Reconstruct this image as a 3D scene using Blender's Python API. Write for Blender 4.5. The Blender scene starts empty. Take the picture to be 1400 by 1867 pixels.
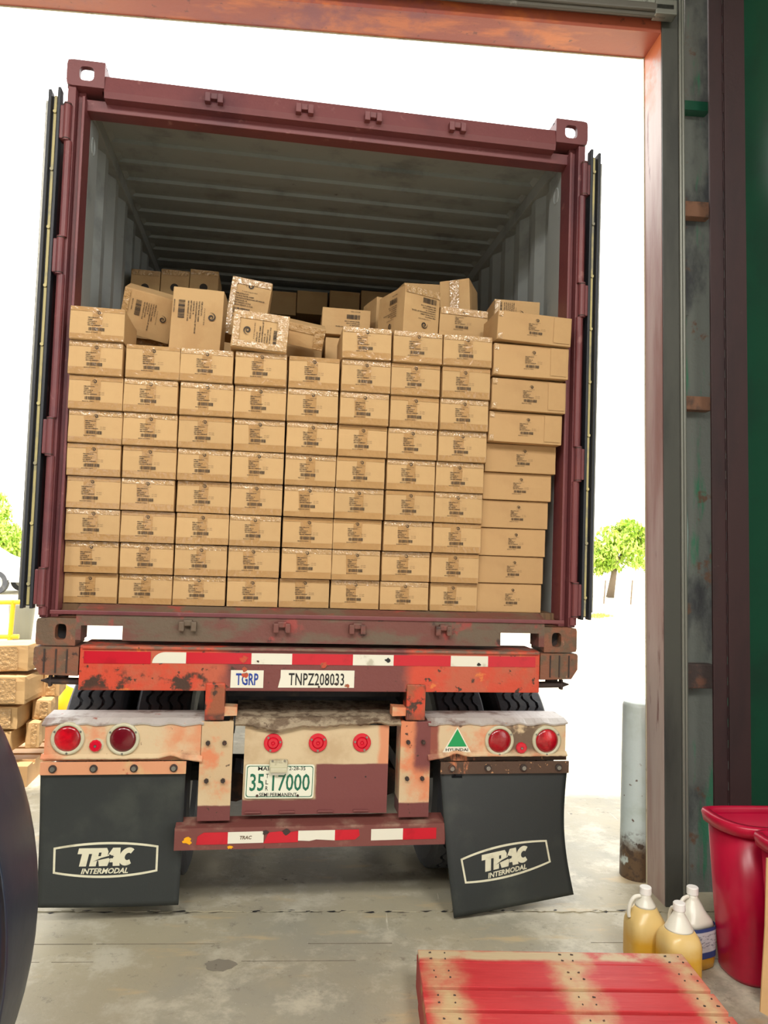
import bpy, bmesh, math, random
from mathutils import Vector, Matrix, Euler, noise
random.seed(7)
S = bpy.context.scene
COL = S.collection
R_ = math.radians

# ------------------------------------------------------------------ camera
CAM = Vector((-0.255, -3.495, 1.663)); FPX = 1399.6
YAW, PITCH, ROLL = R_(-8.5596), R_(2.7376), R_(-1.9453)
CR = Matrix.Rotation(YAW, 3, 'Z') @ Matrix.Rotation(PITCH, 3, 'X') @ Matrix.Rotation(ROLL, 3, 'Y')
cd = bpy.data.cameras.new('camera'); cam = bpy.data.objects.new('camera', cd); COL.objects.link(cam)
cd.sensor_fit = 'VERTICAL'; cd.sensor_height = 36.0; cd.lens = 36.0 * FPX / 1867.0
cd.clip_start = 0.05; cd.clip_end = 600
_r, _f, _u = CR.col[0], CR.col[1], CR.col[2]
cam.matrix_world = Matrix(((_r.x, _u.x, -_f.x, CAM.x), (_r.y, _u.y, -_f.y, CAM.y), (_r.z, _u.z, -_f.z, CAM.z), (0, 0, 0, 1)))
S.camera = cam
def at(x, y, Y):
    """world point seen at photo pixel (x, y) on the plane Y = const"""
    d = CR @ Vector(((x - 700) / FPX, 1, (933.5 - y) / FPX))
    return CAM + d * ((Y - CAM.y) / d.y)
def onz(x, y, z):
    d = CR @ Vector(((x - 700) / FPX, 1, (933.5 - y) / FPX))
    return CAM + d * ((z - CAM.z) / d.z)

# ------------------------------------------------------------------ light
S.view_settings.view_transform = 'Standard'; S.view_settings.look = 'None'
S.view_settings.exposure = 0.0; S.view_settings.gamma = 1.0; S.view_settings.use_curve_mapping = False
W = bpy.data.worlds.new('sky'); S.world = W; W.use_nodes = True
bg = W.node_tree.nodes['Background']; bg.inputs[0].default_value = (1.0, 0.98, 0.95, 1); bg.inputs[1].default_value = 4.0
sun = bpy.data.lights.new('sun', 'SUN'); sun.energy = 9.0; sun.angle = R_(2.0); sun.color = (1, .95, .86)
so = bpy.data.objects.new('sun', sun); COL.objects.link(so)
so.rotation_euler = Vector((-0.10, 0.22, -0.97)).to_track_quat('-Z', 'Y').to_euler()

# unseen area lights added behind the camera to brighten floor and carton fronts
FILLS = [(x, y) for x in (-4.6, -1.6, 1.2) for y in (-5.2, -6.6)]
for x_, y_ in FILLS:
    l_ = bpy.data.lights.new('fill_area', 'AREA'); l_.shape = 'RECTANGLE'; l_.size = 1.2; l_.size_y = .9; l_.energy = 158; l_.color = (1, .965, .90)
    o_ = bpy.data.objects.new('fill_light', l_); COL.objects.link(o_); o_.location = (x_, y_, 5.75)

# ------------------------------------------------------------------ materials
def srgb(r, g, b):
    f = lambda c: (c / 255 / 12.92) if c <= 10.3 else ((c / 255 + .055) / 1.055) ** 2.4
    return (f(r), f(g), f(b), 1)
class NT:
    def __init__(s, name):
        s.m = bpy.data.materials.new(name); s.m.use_nodes = True
        s.t = s.m.node_tree; s.N = s.t.nodes; s.L = s.t.links
        s.b = s.N['Principled BSDF']; s.tc = s.N.new('ShaderNodeTexCoord'); s.k = 0
    def n(s, typ, **kw):
        nd = s.N.new(typ)
        for a, v in kw.items(): setattr(nd, a, v)
        return nd
    def math(s, op, a, b=None, clamp=False):
        nd = s.n('ShaderNodeMath', operation=op, use_clamp=clamp)
        for i, v in enumerate((a, b)):
            if v is None: continue
            if isinstance(v, (int, float)): nd.inputs[i].default_value = v
            else: s.L.new(v, nd.inputs[i])
        return nd.outputs[0]
    def noise(s, scale, detail=6, rough=.6, stretch=None, dist=0):
        s.k += 1
        mp = s.n('ShaderNodeMapping'); mp.inputs['Location'].default_value = (s.k * 3.7, s.k * 1.3, s.k * 2.1)
        if stretch: mp.inputs['Scale'].default_value = stretch
        s.L.new(s.tc.outputs['Object'], mp.inputs[0])
        nd = s.n('ShaderNodeTexNoise'); nd.inputs['Scale'].default_value = scale; nd.inputs['Detail'].default_value = detail
        nd.inputs['Roughness'].default_value = rough; nd.inputs['Distortion'].default_value = dist
        s.L.new(mp.outputs[0], nd.inputs[0]); return nd.outputs[0]
    def ramp(s, v, lo, hi):
        nd = s.n('ShaderNodeMapRange', interpolation_type='SMOOTHSTEP'); s.L.new(v, nd.inputs[0])
        nd.inputs[1].default_value = lo; nd.inputs[2].default_value = hi; return nd.outputs[0]
    def axis(s, ax):
        if not hasattr(s, 'sep'):
            s.sep = s.n('ShaderNodeSeparateXYZ'); s.L.new(s.tc.outputs['Object'], s.sep.inputs[0])
        return s.sep.outputs['XYZ'.index(ax)]
    def rect(s, spec, wob=None):
        out = None
        for ax, lo, hi, soft in spec:
            v = s.axis(ax)
            if wob is not None: v = s.math('ADD', v, s.math('MULTIPLY', s.math('SUBTRACT', wob, .5), soft * 3))
            for lim, up in ((lo, True), (hi, False)):
                if lim is None: continue
                m = s.ramp(v, lim - soft, lim + soft)
                if not up: m = s.math('SUBTRACT', 1, m)
                out = m if out is None else s.math('MULTIPLY', out, m)
        return out
    def mix(s, fac, a, b):
        nd = s.n('ShaderNodeMix', data_type='RGBA')
        for i, v in ((0, fac), (6, a), (7, b)):
            if isinstance(v, (int, float, tuple)): nd.inputs[i].default_value = v
            else: s.L.new(v, nd.inputs[i])
        return nd.outputs[2]
def P(name, base, rough=.6, metal=0.0, layers=(), bump=0, bscale=40, bdet=4, spec=.5, vary=0, coat=0, trans=0, bstretch=None, rvar=0):
    t = NT(name); c = base
    for L in layers:
        # (colour, noise scale, lo, hi, optional rect, optional stretch)
        col, sc, lo, hi = L[:4]; rc = L[4] if len(L) > 4 else None; st = L[5] if len(L) > 5 else None
        fac = None
        if sc: nz = t.noise(sc, stretch=st); fac = t.ramp(nz, lo, hi)
        if rc:
            rm = t.rect(rc, t.noise(9)); fac = rm if fac is None else t.math('MULTIPLY', fac, rm)
        c = t.mix(fac, c, col)
    if vary:
        oi = t.n('ShaderNodeObjectInfo'); h = t.n('ShaderNodeHueSaturation')
        t.L.new(t.math('ADD', t.math('MULTIPLY', oi.outputs['Random'], vary), 1 - vary / 2), h.inputs['Value'])
        if isinstance(c, tuple): h.inputs['Color'].default_value = c
        else: t.L.new(c, h.inputs['Color'])
        c = h.outputs[0]
    if isinstance(c, tuple): t.b.inputs['Base Color'].default_value = c
    else: t.L.new(c, t.b.inputs['Base Color'])
    t.b.inputs['Roughness'].default_value = rough; t.b.inputs['Metallic'].default_value = metal
    if rvar: t.L.new(t.math('ADD', t.math('MULTIPLY', t.noise(6), rvar), rough - rvar / 2, True), t.b.inputs['Roughness'])
    t.b.inputs['Specular IOR Level'].default_value = spec; t.b.inputs['Coat Weight'].default_value = coat
    t.b.inputs['Transmission Weight'].default_value = trans
    if bump:
        bn = t.n('ShaderNodeBump'); bn.inputs['Strength'].default_value = bump; bn.inputs['Distance'].default_value = .01
        t.L.new(t.noise(bscale, bdet, stretch=bstretch), bn.inputs['Height']); t.L.new(bn.outputs[0], t.b.inputs['Normal'])
    return t.m

RUST = srgb(70, 48, 38); RUSTL = srgb(120, 72, 45); GRIME = srgb(96, 84, 72)
MAROON = srgb(122, 62, 60)
M = {}
M['maroon'] = P('container_maroon_paint', srgb(118, 62, 64), .45, layers=[(srgb(100, 52, 58), 3, .45, .7), (srgb(146, 96, 94), 14, .62, .75)], bump=.08, bscale=60)
M['maroon_worn'] = P('worn_maroon_paint', srgb(112, 66, 58), .6, layers=[(srgb(104, 88, 72), 5, .42, .62, None, (1, 1, 2.5)), (srgb(150, 66, 60), 7, .58, .68), (srgb(62, 44, 40), 12, .62, .72), (srgb(160, 140, 118), 30, .68, .76)], bump=.25, bscale=50)
M['casting'] = P('corner_casting_worn', srgb(132, 84, 62), .6, layers=[(srgb(104, 84, 66), 12, .45, .6), (srgb(176, 120, 96), 24, .62, .72), (srgb(70, 48, 40), 20, .62, .7)], bump=.3, bscale=60)
M['inside'] = P('container_inside_grey', srgb(152, 157, 156), .55, layers=[(srgb(122, 126, 126), 4, .5, .75), (srgb(96, 94, 90), 12, .66, .8)], bump=.05)
M['wood_floor'] = P('container_plywood', srgb(120, 90, 62), .7, layers=[(srgb(80, 60, 44), 6, .5, .7, None, (8, 1, 1))])
M['gasket'] = P('door_gasket_rubber', srgb(44, 46, 52), .5, bump=.1)
M['cream'] = P('gasket_retainer', srgb(205, 190, 130), .45, layers=[(srgb(150, 145, 125), 6, .45, .65)])
M['steel'] = P('bare_steel', srgb(150, 148, 140), .35, .7, bump=.1)
M['rustdark'] = P('dark_rusty_steel', srgb(58, 46, 42), .7, layers=[(srgb(96, 62, 46), 14, .5, .7)], bump=.3)
M['under'] = P('dark_undercarriage', srgb(38, 36, 38), .75, layers=[(srgb(64, 54, 48), 8, .5, .7)], bump=.2)
M['beam'] = P('bolster_paint', srgb(202, 74, 50), .5, layers=[
    (srgb(186, 92, 66), 5, .45, .6), (srgb(214, 120, 60), 11, .64, .7),
    (srgb(116, 62, 58), 0, 0, 0, [('X', -.42, .40, .03)]),
    (RUST, 9, .52, .60, [('X', -1.1, -.36, .06), ('Z', 1.0, 1.1, .03)]),
    (RUST, 10, .6, .66, [('X', .38, 1.1, .06), ('Z', 1.0, 1.12, .03)]),
    (RUST, 26, .62, .67), (srgb(120, 92, 76), 14, .4, .6, [('Z', 1.193, None, .004)])], bump=.25, bscale=45)
M['stub'] = P('stub_post_paint', srgb(196, 70, 44), .55, layers=[(srgb(150, 84, 56), 8, .48, .6), (RUST, 14, .52, .6), (srgb(52, 44, 42), 5, .4, .6, [('Z', None, .915, .01)])], bump=.3)
M['upright'] = P('upright_paint', srgb(214, 132, 92), .55, layers=[
    (srgb(200, 172, 134), 5, .44, .56), (srgb(205, 182, 146), 4, .3, .5, [('Z', None, .60, .05)]),
    (srgb(118, 62, 60), 4, .3, .36, [('X', .445, None, .015), ('Z', .66, None, .03)]),
    (srgb(112, 60, 58), 0, 0, 0, [('Z', None, .518, .004)]), (RUST, 30, .66, .7), (RUST, 11, .68, .72)], bump=.15)
M['lightbar'] = P('light_bar_paint', srgb(208, 184, 148), .5, layers=[
    (srgb(214, 142, 104), 4, .5, .64), (srgb(214, 138, 100), 3, .3, .5, [('X', None, -1.1, .05)]),
    (srgb(212, 140, 100), 3, .3, .5, [('X', -.66, 0, .05)]),
    (srgb(140, 74, 60), 0, 0, 0, [('X', 0, .555, .01)]),
    (srgb(112, 92, 74), 9, .42, .52, [('X', .88, 1.04, .03), ('Z', .74, None, .02)]),
    (srgb(120, 90, 70), 30, .66, .7), (srgb(166, 120, 90), 8, .5, .7, [('Z', None, .752, .01)])], bump=.15)
M['topplate'] = P('weathered_top_plate', srgb(196, 190, 184), .5, layers=[(srgb(140, 120, 110), 8, .5, .66), (srgb(170, 110, 96), 12, .64, .7)], bump=.2)
M['centreplate'] = P('centre_plate_paint', srgb(206, 184, 148), .5, layers=[
    (srgb(190, 164, 128), 5, .5, .7), (srgb(212, 142, 104), 0, 0, 0, [('X', .285, None, .012), ('Z', .68, None, .01)]),
    (srgb(118, 64, 62), 0, 0, 0, [('Z', None, .688, .004), ('X', .003, None, .006)]),
    (srgb(116, 62, 60), 0, 0, 0, [('Z', None, .535, .006)]),
    (srgb(150, 120, 112), 18, .7, .76), (srgb(80, 64, 54), 40, .72, .76)], bump=.1)
M['crust'] = P('rusted_tread_plate', srgb(176, 158, 132), .75, layers=[(srgb(120, 100, 80), 14, .45, .6), (srgb(96, 74, 58), 28, .58, .68)], bump=.9, bscale=90)
M['bumper'] = P('bumper_paint', srgb(118, 66, 60), .55, layers=[(srgb(136, 92, 80), 8, .55, .7), (srgb(160, 130, 112), 5, .5, .7, [('Z', .42, None, .006)]), (RUST, 22, .66, .7)], bump=.15)
M['flapstripL'] = P('flap_strip_salmon', srgb(212, 148, 110), .55, layers=[(srgb(205, 178, 128), 4, .48, .6, [('X', -.8, None, .05)]), (srgb(176, 92, 66), 20, .64, .7)], bump=.1)
M['flapstripR'] = P('flap_strip_rusty', srgb(84, 62, 48), .7, layers=[(srgb(206, 128, 88), 5, .56, .6, None, (1, 1, .3)), (srgb(200, 150, 104), 40, .62, .66)], bump=.3)
M['red_refl'] = P('red_reflective', srgb(196, 22, 42), .35, layers=[(srgb(176, 18, 36), 12, .5, .7)], spec=.6)
M['white_refl'] = P('white_reflective', srgb(226, 222, 205), .35, layers=[(srgb(190, 184, 164), 9, .58, .7)], spec=.6)
M['placard'] = P('placard_white', srgb(228, 224, 206), .45, layers=[(srgb(120, 84, 60), 16, .72, .75)])
M['blue_ink'] = P('blue_lettering', srgb(30, 62, 150), .5)
M['black_ink'] = P('black_lettering', srgb(28, 26, 28), .5)
M['print_ink'] = P('carton_print', srgb(52, 42, 34), .7)
M['print_ink_soft'] = P('carton_print_faint', srgb(104, 84, 64), .7)
M['plate_white'] = P('plate_white', srgb(226, 226, 206), .4, layers=[(srgb(190, 184, 160), 10, .6, .75)])
M['plate_green'] = P('plate_green', srgb(24, 104, 78), .45)
M['green_tri'] = P('triangle_green', srgb(18, 150, 84), .4)
M['lens'] = P('red_lens', srgb(150, 8, 24), .12, coat=.6, layers=[(srgb(206, 16, 34), 7, .5, .66)], bump=.15, bscale=110)
M['lens_dark'] = P('dark_red_lens', srgb(104, 10, 26), .15, coat=.5, bump=.12, bscale=110)
M['marker'] = P('marker_lens', srgb(206, 14, 44), .25, coat=.4)
M['bezel'] = P('lamp_bezel', srgb(196, 190, 162), .45, layers=[(srgb(160, 150, 122), 14, .55, .7)])
M['flap'] = P('mudflap_rubber', srgb(46, 50, 50), .55, layers=[(srgb(62, 66, 62), 4, .5, .75), (srgb(96, 96, 88), 70, .72, .76)], bump=.06, bscale=120, rvar=.2)
M['flap_print'] = P('flap_logo_white', srgb(222, 218, 192), .5, layers=[(srgb(196, 190, 164), 14, .5, .7)])
M['tyre'] = P('tyre_rubber', srgb(58, 60, 66), .6, layers=[(srgb(84, 84, 84), 5, .5, .75)], bump=.15, bscale=80)
M['rim'] = P('wheel_rim', srgb(170, 168, 160), .45, .3, bump=.1)
M['bigtyre'] = P('smooth_dark_rubber', srgb(30, 37, 52), .35, layers=[(srgb(84, 90, 92), 3.2, .56, .74), (srgb(52, 46, 58), 2.2, .55, .75)], bump=.05, bscale=14, rvar=.25)
CARD = srgb(198, 162, 115)
M['card'] = P('cardboard', CARD, .75, layers=[(srgb(190, 152, 106), 5, .45, .7)], vary=.10, spec=.25, bump=.06, bscale=30, bstretch=(14, 14, .3))
M['card_side'] = P('cardboard_plain', srgb(192, 154, 108), .75, layers=[(srgb(184, 146, 102), 5, .45, .7)], vary=.08, spec=.25, bump=.06, bscale=30, bstretch=(14, 14, .3))
M['tape'] = P('packing_tape', srgb(178, 138, 90), .2, layers=[(srgb(186, 147, 99), 12, .45, .7)], vary=.08, spec=.5, bump=.3, bscale=40, bdet=2)
M['film'] = P('crinkled_clear_tape', srgb(186, 148, 100), .08, vary=.08, spec=.9, coat=.5, bump=.8, bscale=60, bdet=2)
M['concrete'] = None
M['jamb'] = P('door_jamb_paint_and_skylight', srgb(150, 104, 92), .42, layers=[
    (srgb(190, 172, 164), 3, .34, .58, None, (1, 1, .15)), (srgb(206, 112, 66), 4, .3, .45, [('Z', 4.05, None, .12)]),  # pale mauve streaks put outside light skimming the jamb into the colour
    (srgb(120, 76, 70), 12, .62, .74, None, (1, 1, .2))], bump=.06)
M['header'] = P('door_header_paint', srgb(172, 88, 66), .38, layers=[(srgb(214, 118, 66), 2.2, .48, .6, None, (.6, 2, 2)), (srgb(156, 84, 80), 3, .5, .66), (srgb(128, 70, 56), 18, .62, .7)], bump=.06)
M['track'] = P('dark_track_steel', srgb(78, 78, 73), .5, .2, layers=[(srgb(62, 62, 59), 5, .45, .7, None, (1, 1, .2)), (srgb(52, 46, 40), 30, .7, .74)], bump=.08)
M['trackrail'] = P('galvanised_rail', srgb(128, 128, 120), .4, .4, bump=.05)
M['cavity'] = P('stained_cavity_wall', srgb(92, 96, 90), .8, layers=[(srgb(44, 46, 48), 3, .45, .6, None, (1, 1, .5)), (srgb(44, 104, 76), 4, .58, .66, None, (2, 2, .3)), (srgb(90, 64, 46), 10, .6, .7)], bump=.3)
M['column'] = P('maroon_column_paint', srgb(58, 36, 38), .55, layers=[(srgb(46, 30, 33), 4, .45, .7, None, (1, 1, .3)), (srgb(92, 74, 70), 10, .68, .78)], bump=.08)
M['greenwall'] = P('green_wall_paint', srgb(26, 76, 56), .28, layers=[(srgb(28, 64, 50), 2, .45, .7)], bump=.03, bscale=5)
M['oldwood'] = P('old_board', srgb(120, 84, 62), .8, layers=[(srgb(76, 58, 48), 12, .5, .7)], bump=.2)
M['doorpanel'] = P('overhead_door_panel', srgb(150, 152, 142), .6, layers=[(srgb(110, 112, 104), 60, .5, .6)], bump=.5, bscale=140)
M['rubberbar'] = P('door_bottom_bar', srgb(96, 92, 84), .45, layers=[(srgb(160, 158, 150), 6, .6, .7)], bump=.1)
M['roofmat'] = P('warehouse_sheet', srgb(150, 150, 146), .7)
M['blockwall'] = P('warehouse_wall_paint', srgb(140, 140, 132), .8)
M['bin'] = P('red_bin_plastic', srgb(178, 6, 52), .32, layers=[(srgb(160, 4, 44), 3, .5, .7)], bump=.02, bscale=12)
M['pallet'] = P('pallet_red_paint', srgb(194, 50, 54), .6, layers=[
    (srgb(184, 40, 46), 5, .5, .68, None, (.5, 2, 1)), (srgb(220, 110, 96), 7, .56, .72, None, (.4, 3, 1)),
    (srgb(198, 172, 128), 5, .25, .62, [('X', .035, .14, .05)]), (srgb(198, 172, 128), 5, .25, .62, [('X', .49, .60, .055)]),
    (srgb(198, 172, 128), 5, .25, .62, [('X', .92, 1.0, .05)]), (srgb(196, 176, 140), 6, .36, .56, [('Y', -.075, -.015, .012)]),
    (srgb(90, 60, 44), 30, .7, .74)], bump=.2, bscale=24, bstretch=(.3, 4, 4))
M['pallet_raw'] = P('pallet_side_wood', srgb(160, 52, 46), .7, layers=[(srgb(176, 132, 86), 6, .5, .62)], bump=.2)
M['bollard'] = P('bollard_paint', srgb(196, 208, 206), .45, layers=[
    (srgb(176, 188, 178), 4, .45, .7), (srgb(92, 66, 50), 16, .62, .66, [('Z', None, .55, .1)]),
    (srgb(96, 74, 52), 9, .36, .46, [('Z', None, .2, .06)]), (srgb(70, 54, 44), 26, .5, .6, [('Z', None, .22, .05)])], bump=.15)
M['whitecap'] = P('white_cap', srgb(235, 235, 230), .4)
def jugmat():
    t = NT('translucent_jug'); t.b.inputs['Base Color'].default_value = srgb(232, 230, 222)
    t.b.inputs['Roughness'].default_value = .3; t.b.inputs['Transmission Weight'].default_value = .35
    t.b.inputs['Subsurface Weight'].default_value = .0; t.b.inputs['IOR'].default_value = 1.2
    return t.m
M['jug'] = jugmat()
M['jug_amber'] = P('amber_filled_plastic', srgb(218, 188, 122), .32, layers=[(srgb(206, 156, 50), 3, .35, .5, [('Z', None, .13, .03)])], spec=.5)
M['jug_clear'] = P('milky_plastic', srgb(222, 220, 206), .3)
M['jug_label'] = P('jug_label', srgb(200, 200, 205), .5, layers=[(srgb(52, 72, 130), 0, 0, 0, [('Z', .155, None, .002)]), (srgb(52, 72, 130), 0, 0, 0, [('Z', None, .075, .002)]), (srgb(140, 140, 150), 60, .52, .58, [('Z', .085, .145, .003)], (1, 1, 3))])
M['leaf'] = P('sunlit_leaves', srgb(150, 182, 56), .6, layers=[(srgb(196, 212, 110), 3, .45, .6), (srgb(110, 150, 50), 5, .55, .65)])
M['bark'] = P('tree_bark', srgb(110, 96, 80), .8)
M['grass'] = P('grass', srgb(160, 175, 80), .8)
M['carpaint'] = P('white_car_paint', srgb(235, 235, 235), .3, coat=.5)
M['carglass'] = P('car_glass', srgb(120, 130, 135), .1)
M['yellow'] = P('yellow_paint', srgb(240, 170, 20), .45)
M['palletwood'] = P('pallet_wood', srgb(190, 150, 104), .7, bump=.1)

def concrete():
    t = NT('concrete'); c = srgb(178, 169, 144)
    c = t.mix(t.ramp(t.noise(1.1), .4, .65), c, srgb(162, 158, 142))
    c = t.mix(t.ramp(t.noise(4, 8, .7), .48, .66), c, srgb(200, 194, 174))
    c = t.mix(t.ramp(t.noise(18, 8, .75), .56, .72), c, srgb(140, 132, 116))
    c = t.mix(t.ramp(t.noise(2.4, 5, .6, (1, 3, 1)), .58, .72), c, srgb(196, 178, 142))
    c = t.mix(t.ramp(t.noise(60, 3), .66, .72), c, srgb(190, 186, 170))
    # pale scuffs dragged by forks
    c = t.mix(t.math('MULTIPLY', t.ramp(t.noise(30, 3, .5, (1, .06, 1)), .69, .72), t.ramp(t.noise(2), .5, .6)), c, srgb(214, 208, 188))
    c = t.mix(t.ramp(t.noise(7, 3, .5), .73, .76), c, srgb(70, 66, 60))
    t.L.new(c, t.b.inputs['Base Color'])
    t.L.new(t.math('ADD', t.math('MULTIPLY', t.noise(3), .35), .42), t.b.inputs['Roughness'])
    bn = t.n('ShaderNodeBump'); bn.inputs['Strength'].default_value = .35; bn.inputs['Distance'].default_value = .006
    t.L.new(t.noise(22, 8, .7), bn.inputs['Height']); t.L.new(bn.outputs[0], t.b.inputs['Normal'])
    return t.m
M['concrete'] = concrete()
M['joint'] = P('joint_filler', srgb(112, 102, 86), .8, layers=[(srgb(70, 62, 52), 20, .5, .65)])
M['patch'] = P('floor_patch_grey', srgb(140, 134, 120), .5, layers=[(srgb(80, 72, 62), 30, .62, .68)])

# ------------------------------------------------------------------ mesh helpers
def link(o, parent=None):
    COL.objects.link(o)
    if parent is not None:
        o.parent = parent
    return o
def tag(o, label=None, cat=None, group=None, kind=None):
    if label: o['label'] = label
    if cat: o['category'] = cat
    if group: o['group'] = group
    if kind: o['kind'] = kind
    return o
def empty(name, loc, label, cat, group=None):
    o = bpy.data.objects.new(name, None); o.location = loc; o.empty_display_size = .1
    COL.objects.link(o); return tag(o, label, cat, group)
def mesh(bm, name, mat, smooth=False):
    me = bpy.data.meshes.new(name); bmesh.ops.recalc_face_normals(bm, faces=bm.faces[:]); bm.to_mesh(me); bm.free()
    for m in (mat if isinstance(mat, (list, tuple)) else [mat]): me.materials.append(M[m])
    if smooth:
        for p in me.polygons: p.use_smooth = True
    return me
def obj(name, bm, mat, parent=None, smooth=False, label=None):
    """mesh given in world coordinates; parents carry no rotation"""
    o = bpy.data.objects.new(name, mesh(bm, name, mat, smooth)); link(o, parent)
    if parent is not None and parent.parent is None: o.location = -parent.location
    if label: o['label'] = label
    return o
def box(bm, x0, x1, y0, y1, z0, z1, bev=0):
    vs = [bm.verts.new(v) for v in ((x0, y0, z0), (x1, y0, z0), (x1, y1, z0), (x0, y1, z0), (x0, y0, z1), (x1, y0, z1), (x1, y1, z1), (x0, y1, z1))]
    fs = [bm.faces.new([vs[i] for i in q]) for q in ((0, 1, 5, 4), (1, 2, 6, 5), (2, 3, 7, 6), (3, 0, 4, 7), (4, 5, 6, 7), (3, 2, 1, 0))]
    if bev:
        es = list({e for f in fs for e in f.edges})
        bmesh.ops.bevel(bm, geom=es, offset=bev, segments=2, profile=.6, affect='EDGES')
    return vs
def B(*a, bev=0):
    bm = bmesh.new(); box(bm, *a, bev=bev); return bm
def cyl(bm, p0, p1, r0, r1=None, seg=20, cap=True):
    p0, p1 = Vector(p0), Vector(p1); r1 = r0 if r1 is None else r1
    d = (p1 - p0).normalized(); a = d.orthogonal().normalized(); b = d.cross(a)
    A = [bm.verts.new(p0 + (a * math.cos(t) + b * math.sin(t)) * r0) for t in (2 * math.pi * i / seg for i in range(seg))]
    C_ = [bm.verts.new(p1 + (a * math.cos(t) + b * math.sin(t)) * r1) for t in (2 * math.pi * i / seg for i in range(seg))]
    for i in range(seg): bm.faces.new((A[i], A[(i + 1) % seg], C_[(i + 1) % seg], C_[i]))
    if cap: bm.faces.new(A[::-1]); bm.faces.new(C_)
def CY(p0, p1, r0, r1=None, seg=20):
    bm = bmesh.new(); cyl(bm, p0, p1, r0, r1, seg); return bm
def lathe(bm, prof, o, axis, seg=32, closed=False):
    """prof: (distance along axis, radius)"""
    o = Vector(o); d = Vector(axis).normalized(); a = d.orthogonal().normalized(); b = d.cross(a); rings = []
    for h, r in prof:
        rings.append([bm.verts.new(o + d * h + (a * math.cos(t) + b * math.sin(t)) * max(r, 1e-5)) for t in (2 * math.pi * i / seg for i in range(seg))])
    n = len(rings)
    for k in range(n if closed else n - 1):
        p, q = rings[k], rings[(k + 1) % n]
        for i in range(seg): bm.faces.new((p[i], p[(i + 1) % seg], q[(i + 1) % seg], q[i]))
    return rings
def prism(bm, pts, d):
    """extrude closed polygon pts (3D) by vector d"""
    d = Vector(d); a = [bm.verts.new(p) for p in pts]; b = [bm.verts.new(Vector(p) + d) for p in pts]; n = len(pts)
    for i in range(n): bm.faces.new((a[i], a[(i + 1) % n], b[(i + 1) % n], b[i]))
    bm.faces.new(a[::-1]); bm.faces.new(b)
def tube(bm, pts, r, seg=8):
    for p, q in zip(pts, pts[1:]): cyl(bm, p, q, r, seg=seg)
def sweep(bm, pts, r, seg=10):
    """smooth tube through points lying in the plane y = 0"""
    fine = []
    for k in range(len(pts) - 1):
        p0, p1, p2, p3 = pts[max(k - 1, 0)], pts[k], pts[k + 1], pts[min(k + 2, len(pts) - 1)]
        for i in range(4):
            t = i / 4; fine.append(.5 * ((2 * p1) + (p2 - p0) * t + (2 * p0 - 5 * p1 + 4 * p2 - p3) * t * t + (3 * p1 - p0 - 3 * p2 + p3) * t ** 3))
    fine.append(pts[-1]); prev = None; Y = Vector((0, 1, 0))
    for i, p in enumerate(fine):
        d = (fine[min(i + 1, len(fine) - 1)] - fine[max(i - 1, 0)]).normalized(); n = d.cross(Y)
        ring = [bm.verts.new(p + (n * math.cos(a) + Y * math.sin(a)) * r) for a in (2 * math.pi * j / seg for j in range(seg))]
        if prev:
            for j in range(seg): bm.faces.new((prev[j], prev[(j + 1) % seg], ring[(j + 1) % seg], ring[j]))
        else: bm.faces.new(ring[::-1])
        prev = ring
    bm.faces.new(prev)
_tc = {}
def text(s, size=1.0, bold=0.0, shear=0.0, wid=1.0, align='CENTER', space=1.0, res=2):
    key = (s, bold, shear, align, space, res)
    if key not in _tc:
        cu = bpy.data.curves.new('t', 'FONT'); cu.body = s; cu.size = 1; cu.offset = bold; cu.shear = shear
        cu.align_x = align; cu.align_y = 'CENTER'; cu.resolution_u = res; cu.space_character = space; cu.fill_mode = 'FRONT'
        o = bpy.data.objects.new('t', cu); COL.objects.link(o)
        dg = bpy.context.evaluated_depsgraph_get(); dg.update()
        me = bpy.data.meshes.new_from_object(o.evaluated_get(dg))
        _tc[key] = ([tuple(v.co)[:2] for v in me.vertices], [tuple(p.vertices) for p in me.polygons])
        bpy.data.objects.remove(o); bpy.data.curves.remove(cu); bpy.data.meshes.remove(me)
    v, f = _tc[key]
    xs = [a for a, b in v]; ys = [b for a, b in v]
    return [(a * size * wid, b * size) for a, b in v], f
def fit(s, w, h, **k):
    """text scaled to fill w x h, centred on the origin"""
    v, f = text(s, **k); xs = [a for a, b in v]; ys = [b for a, b in v]
    cx, cy = (min(xs) + max(xs)) / 2, (min(ys) + max(ys)) / 2
    sx, sy = w / (max(xs) - min(xs)), h / (max(ys) - min(ys))
    return [((a - cx) * sx, (b - cy) * sy) for a, b in v], f
def flat(bm, vf, fn):
    """add 2D verts/faces through mapping fn(x, y) -> 3D; keeps orientation"""
    v, f = vf; nv = [bm.verts.new(fn(a, b)) for a, b in v]
    for q in f:
        try: bm.faces.new([nv[i] for i in q])
        except ValueError: pass
def front(x0, z0, y):
    return lambda a, b: (x0 + a, y, z0 + b)
def quad2(x0, x1, y0, y1): return ([(x0, y0), (x1, y0), (x1, y1), (x0, y1)], [(0, 1, 2, 3)])
def ribbon(pts_a, pts_b):
    n = len(pts_a); return (pts_a + pts_b, [(i, i + 1, n + i + 1, n + i) for i in range(n - 1)])
def swirl(R):
    """spiral crest logo"""
    A, Bp = [], []
    for i in range(61):
        t = i / 60; th = R_(200) - t * R_(640); r = R * (1 - .86 * t); w = R * (.40 * math.sin(math.pi * min(1, t * 1.1 + .01)) ** .8 * (1 - .45 * t) + .012)
        A.append((r * math.cos(th), r * math.sin(th))); r2 = max(.02 * R, r - w); Bp.append((r2 * math.cos(th), r2 * math.sin(th)))
    return ribbon(A, Bp)
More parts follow.
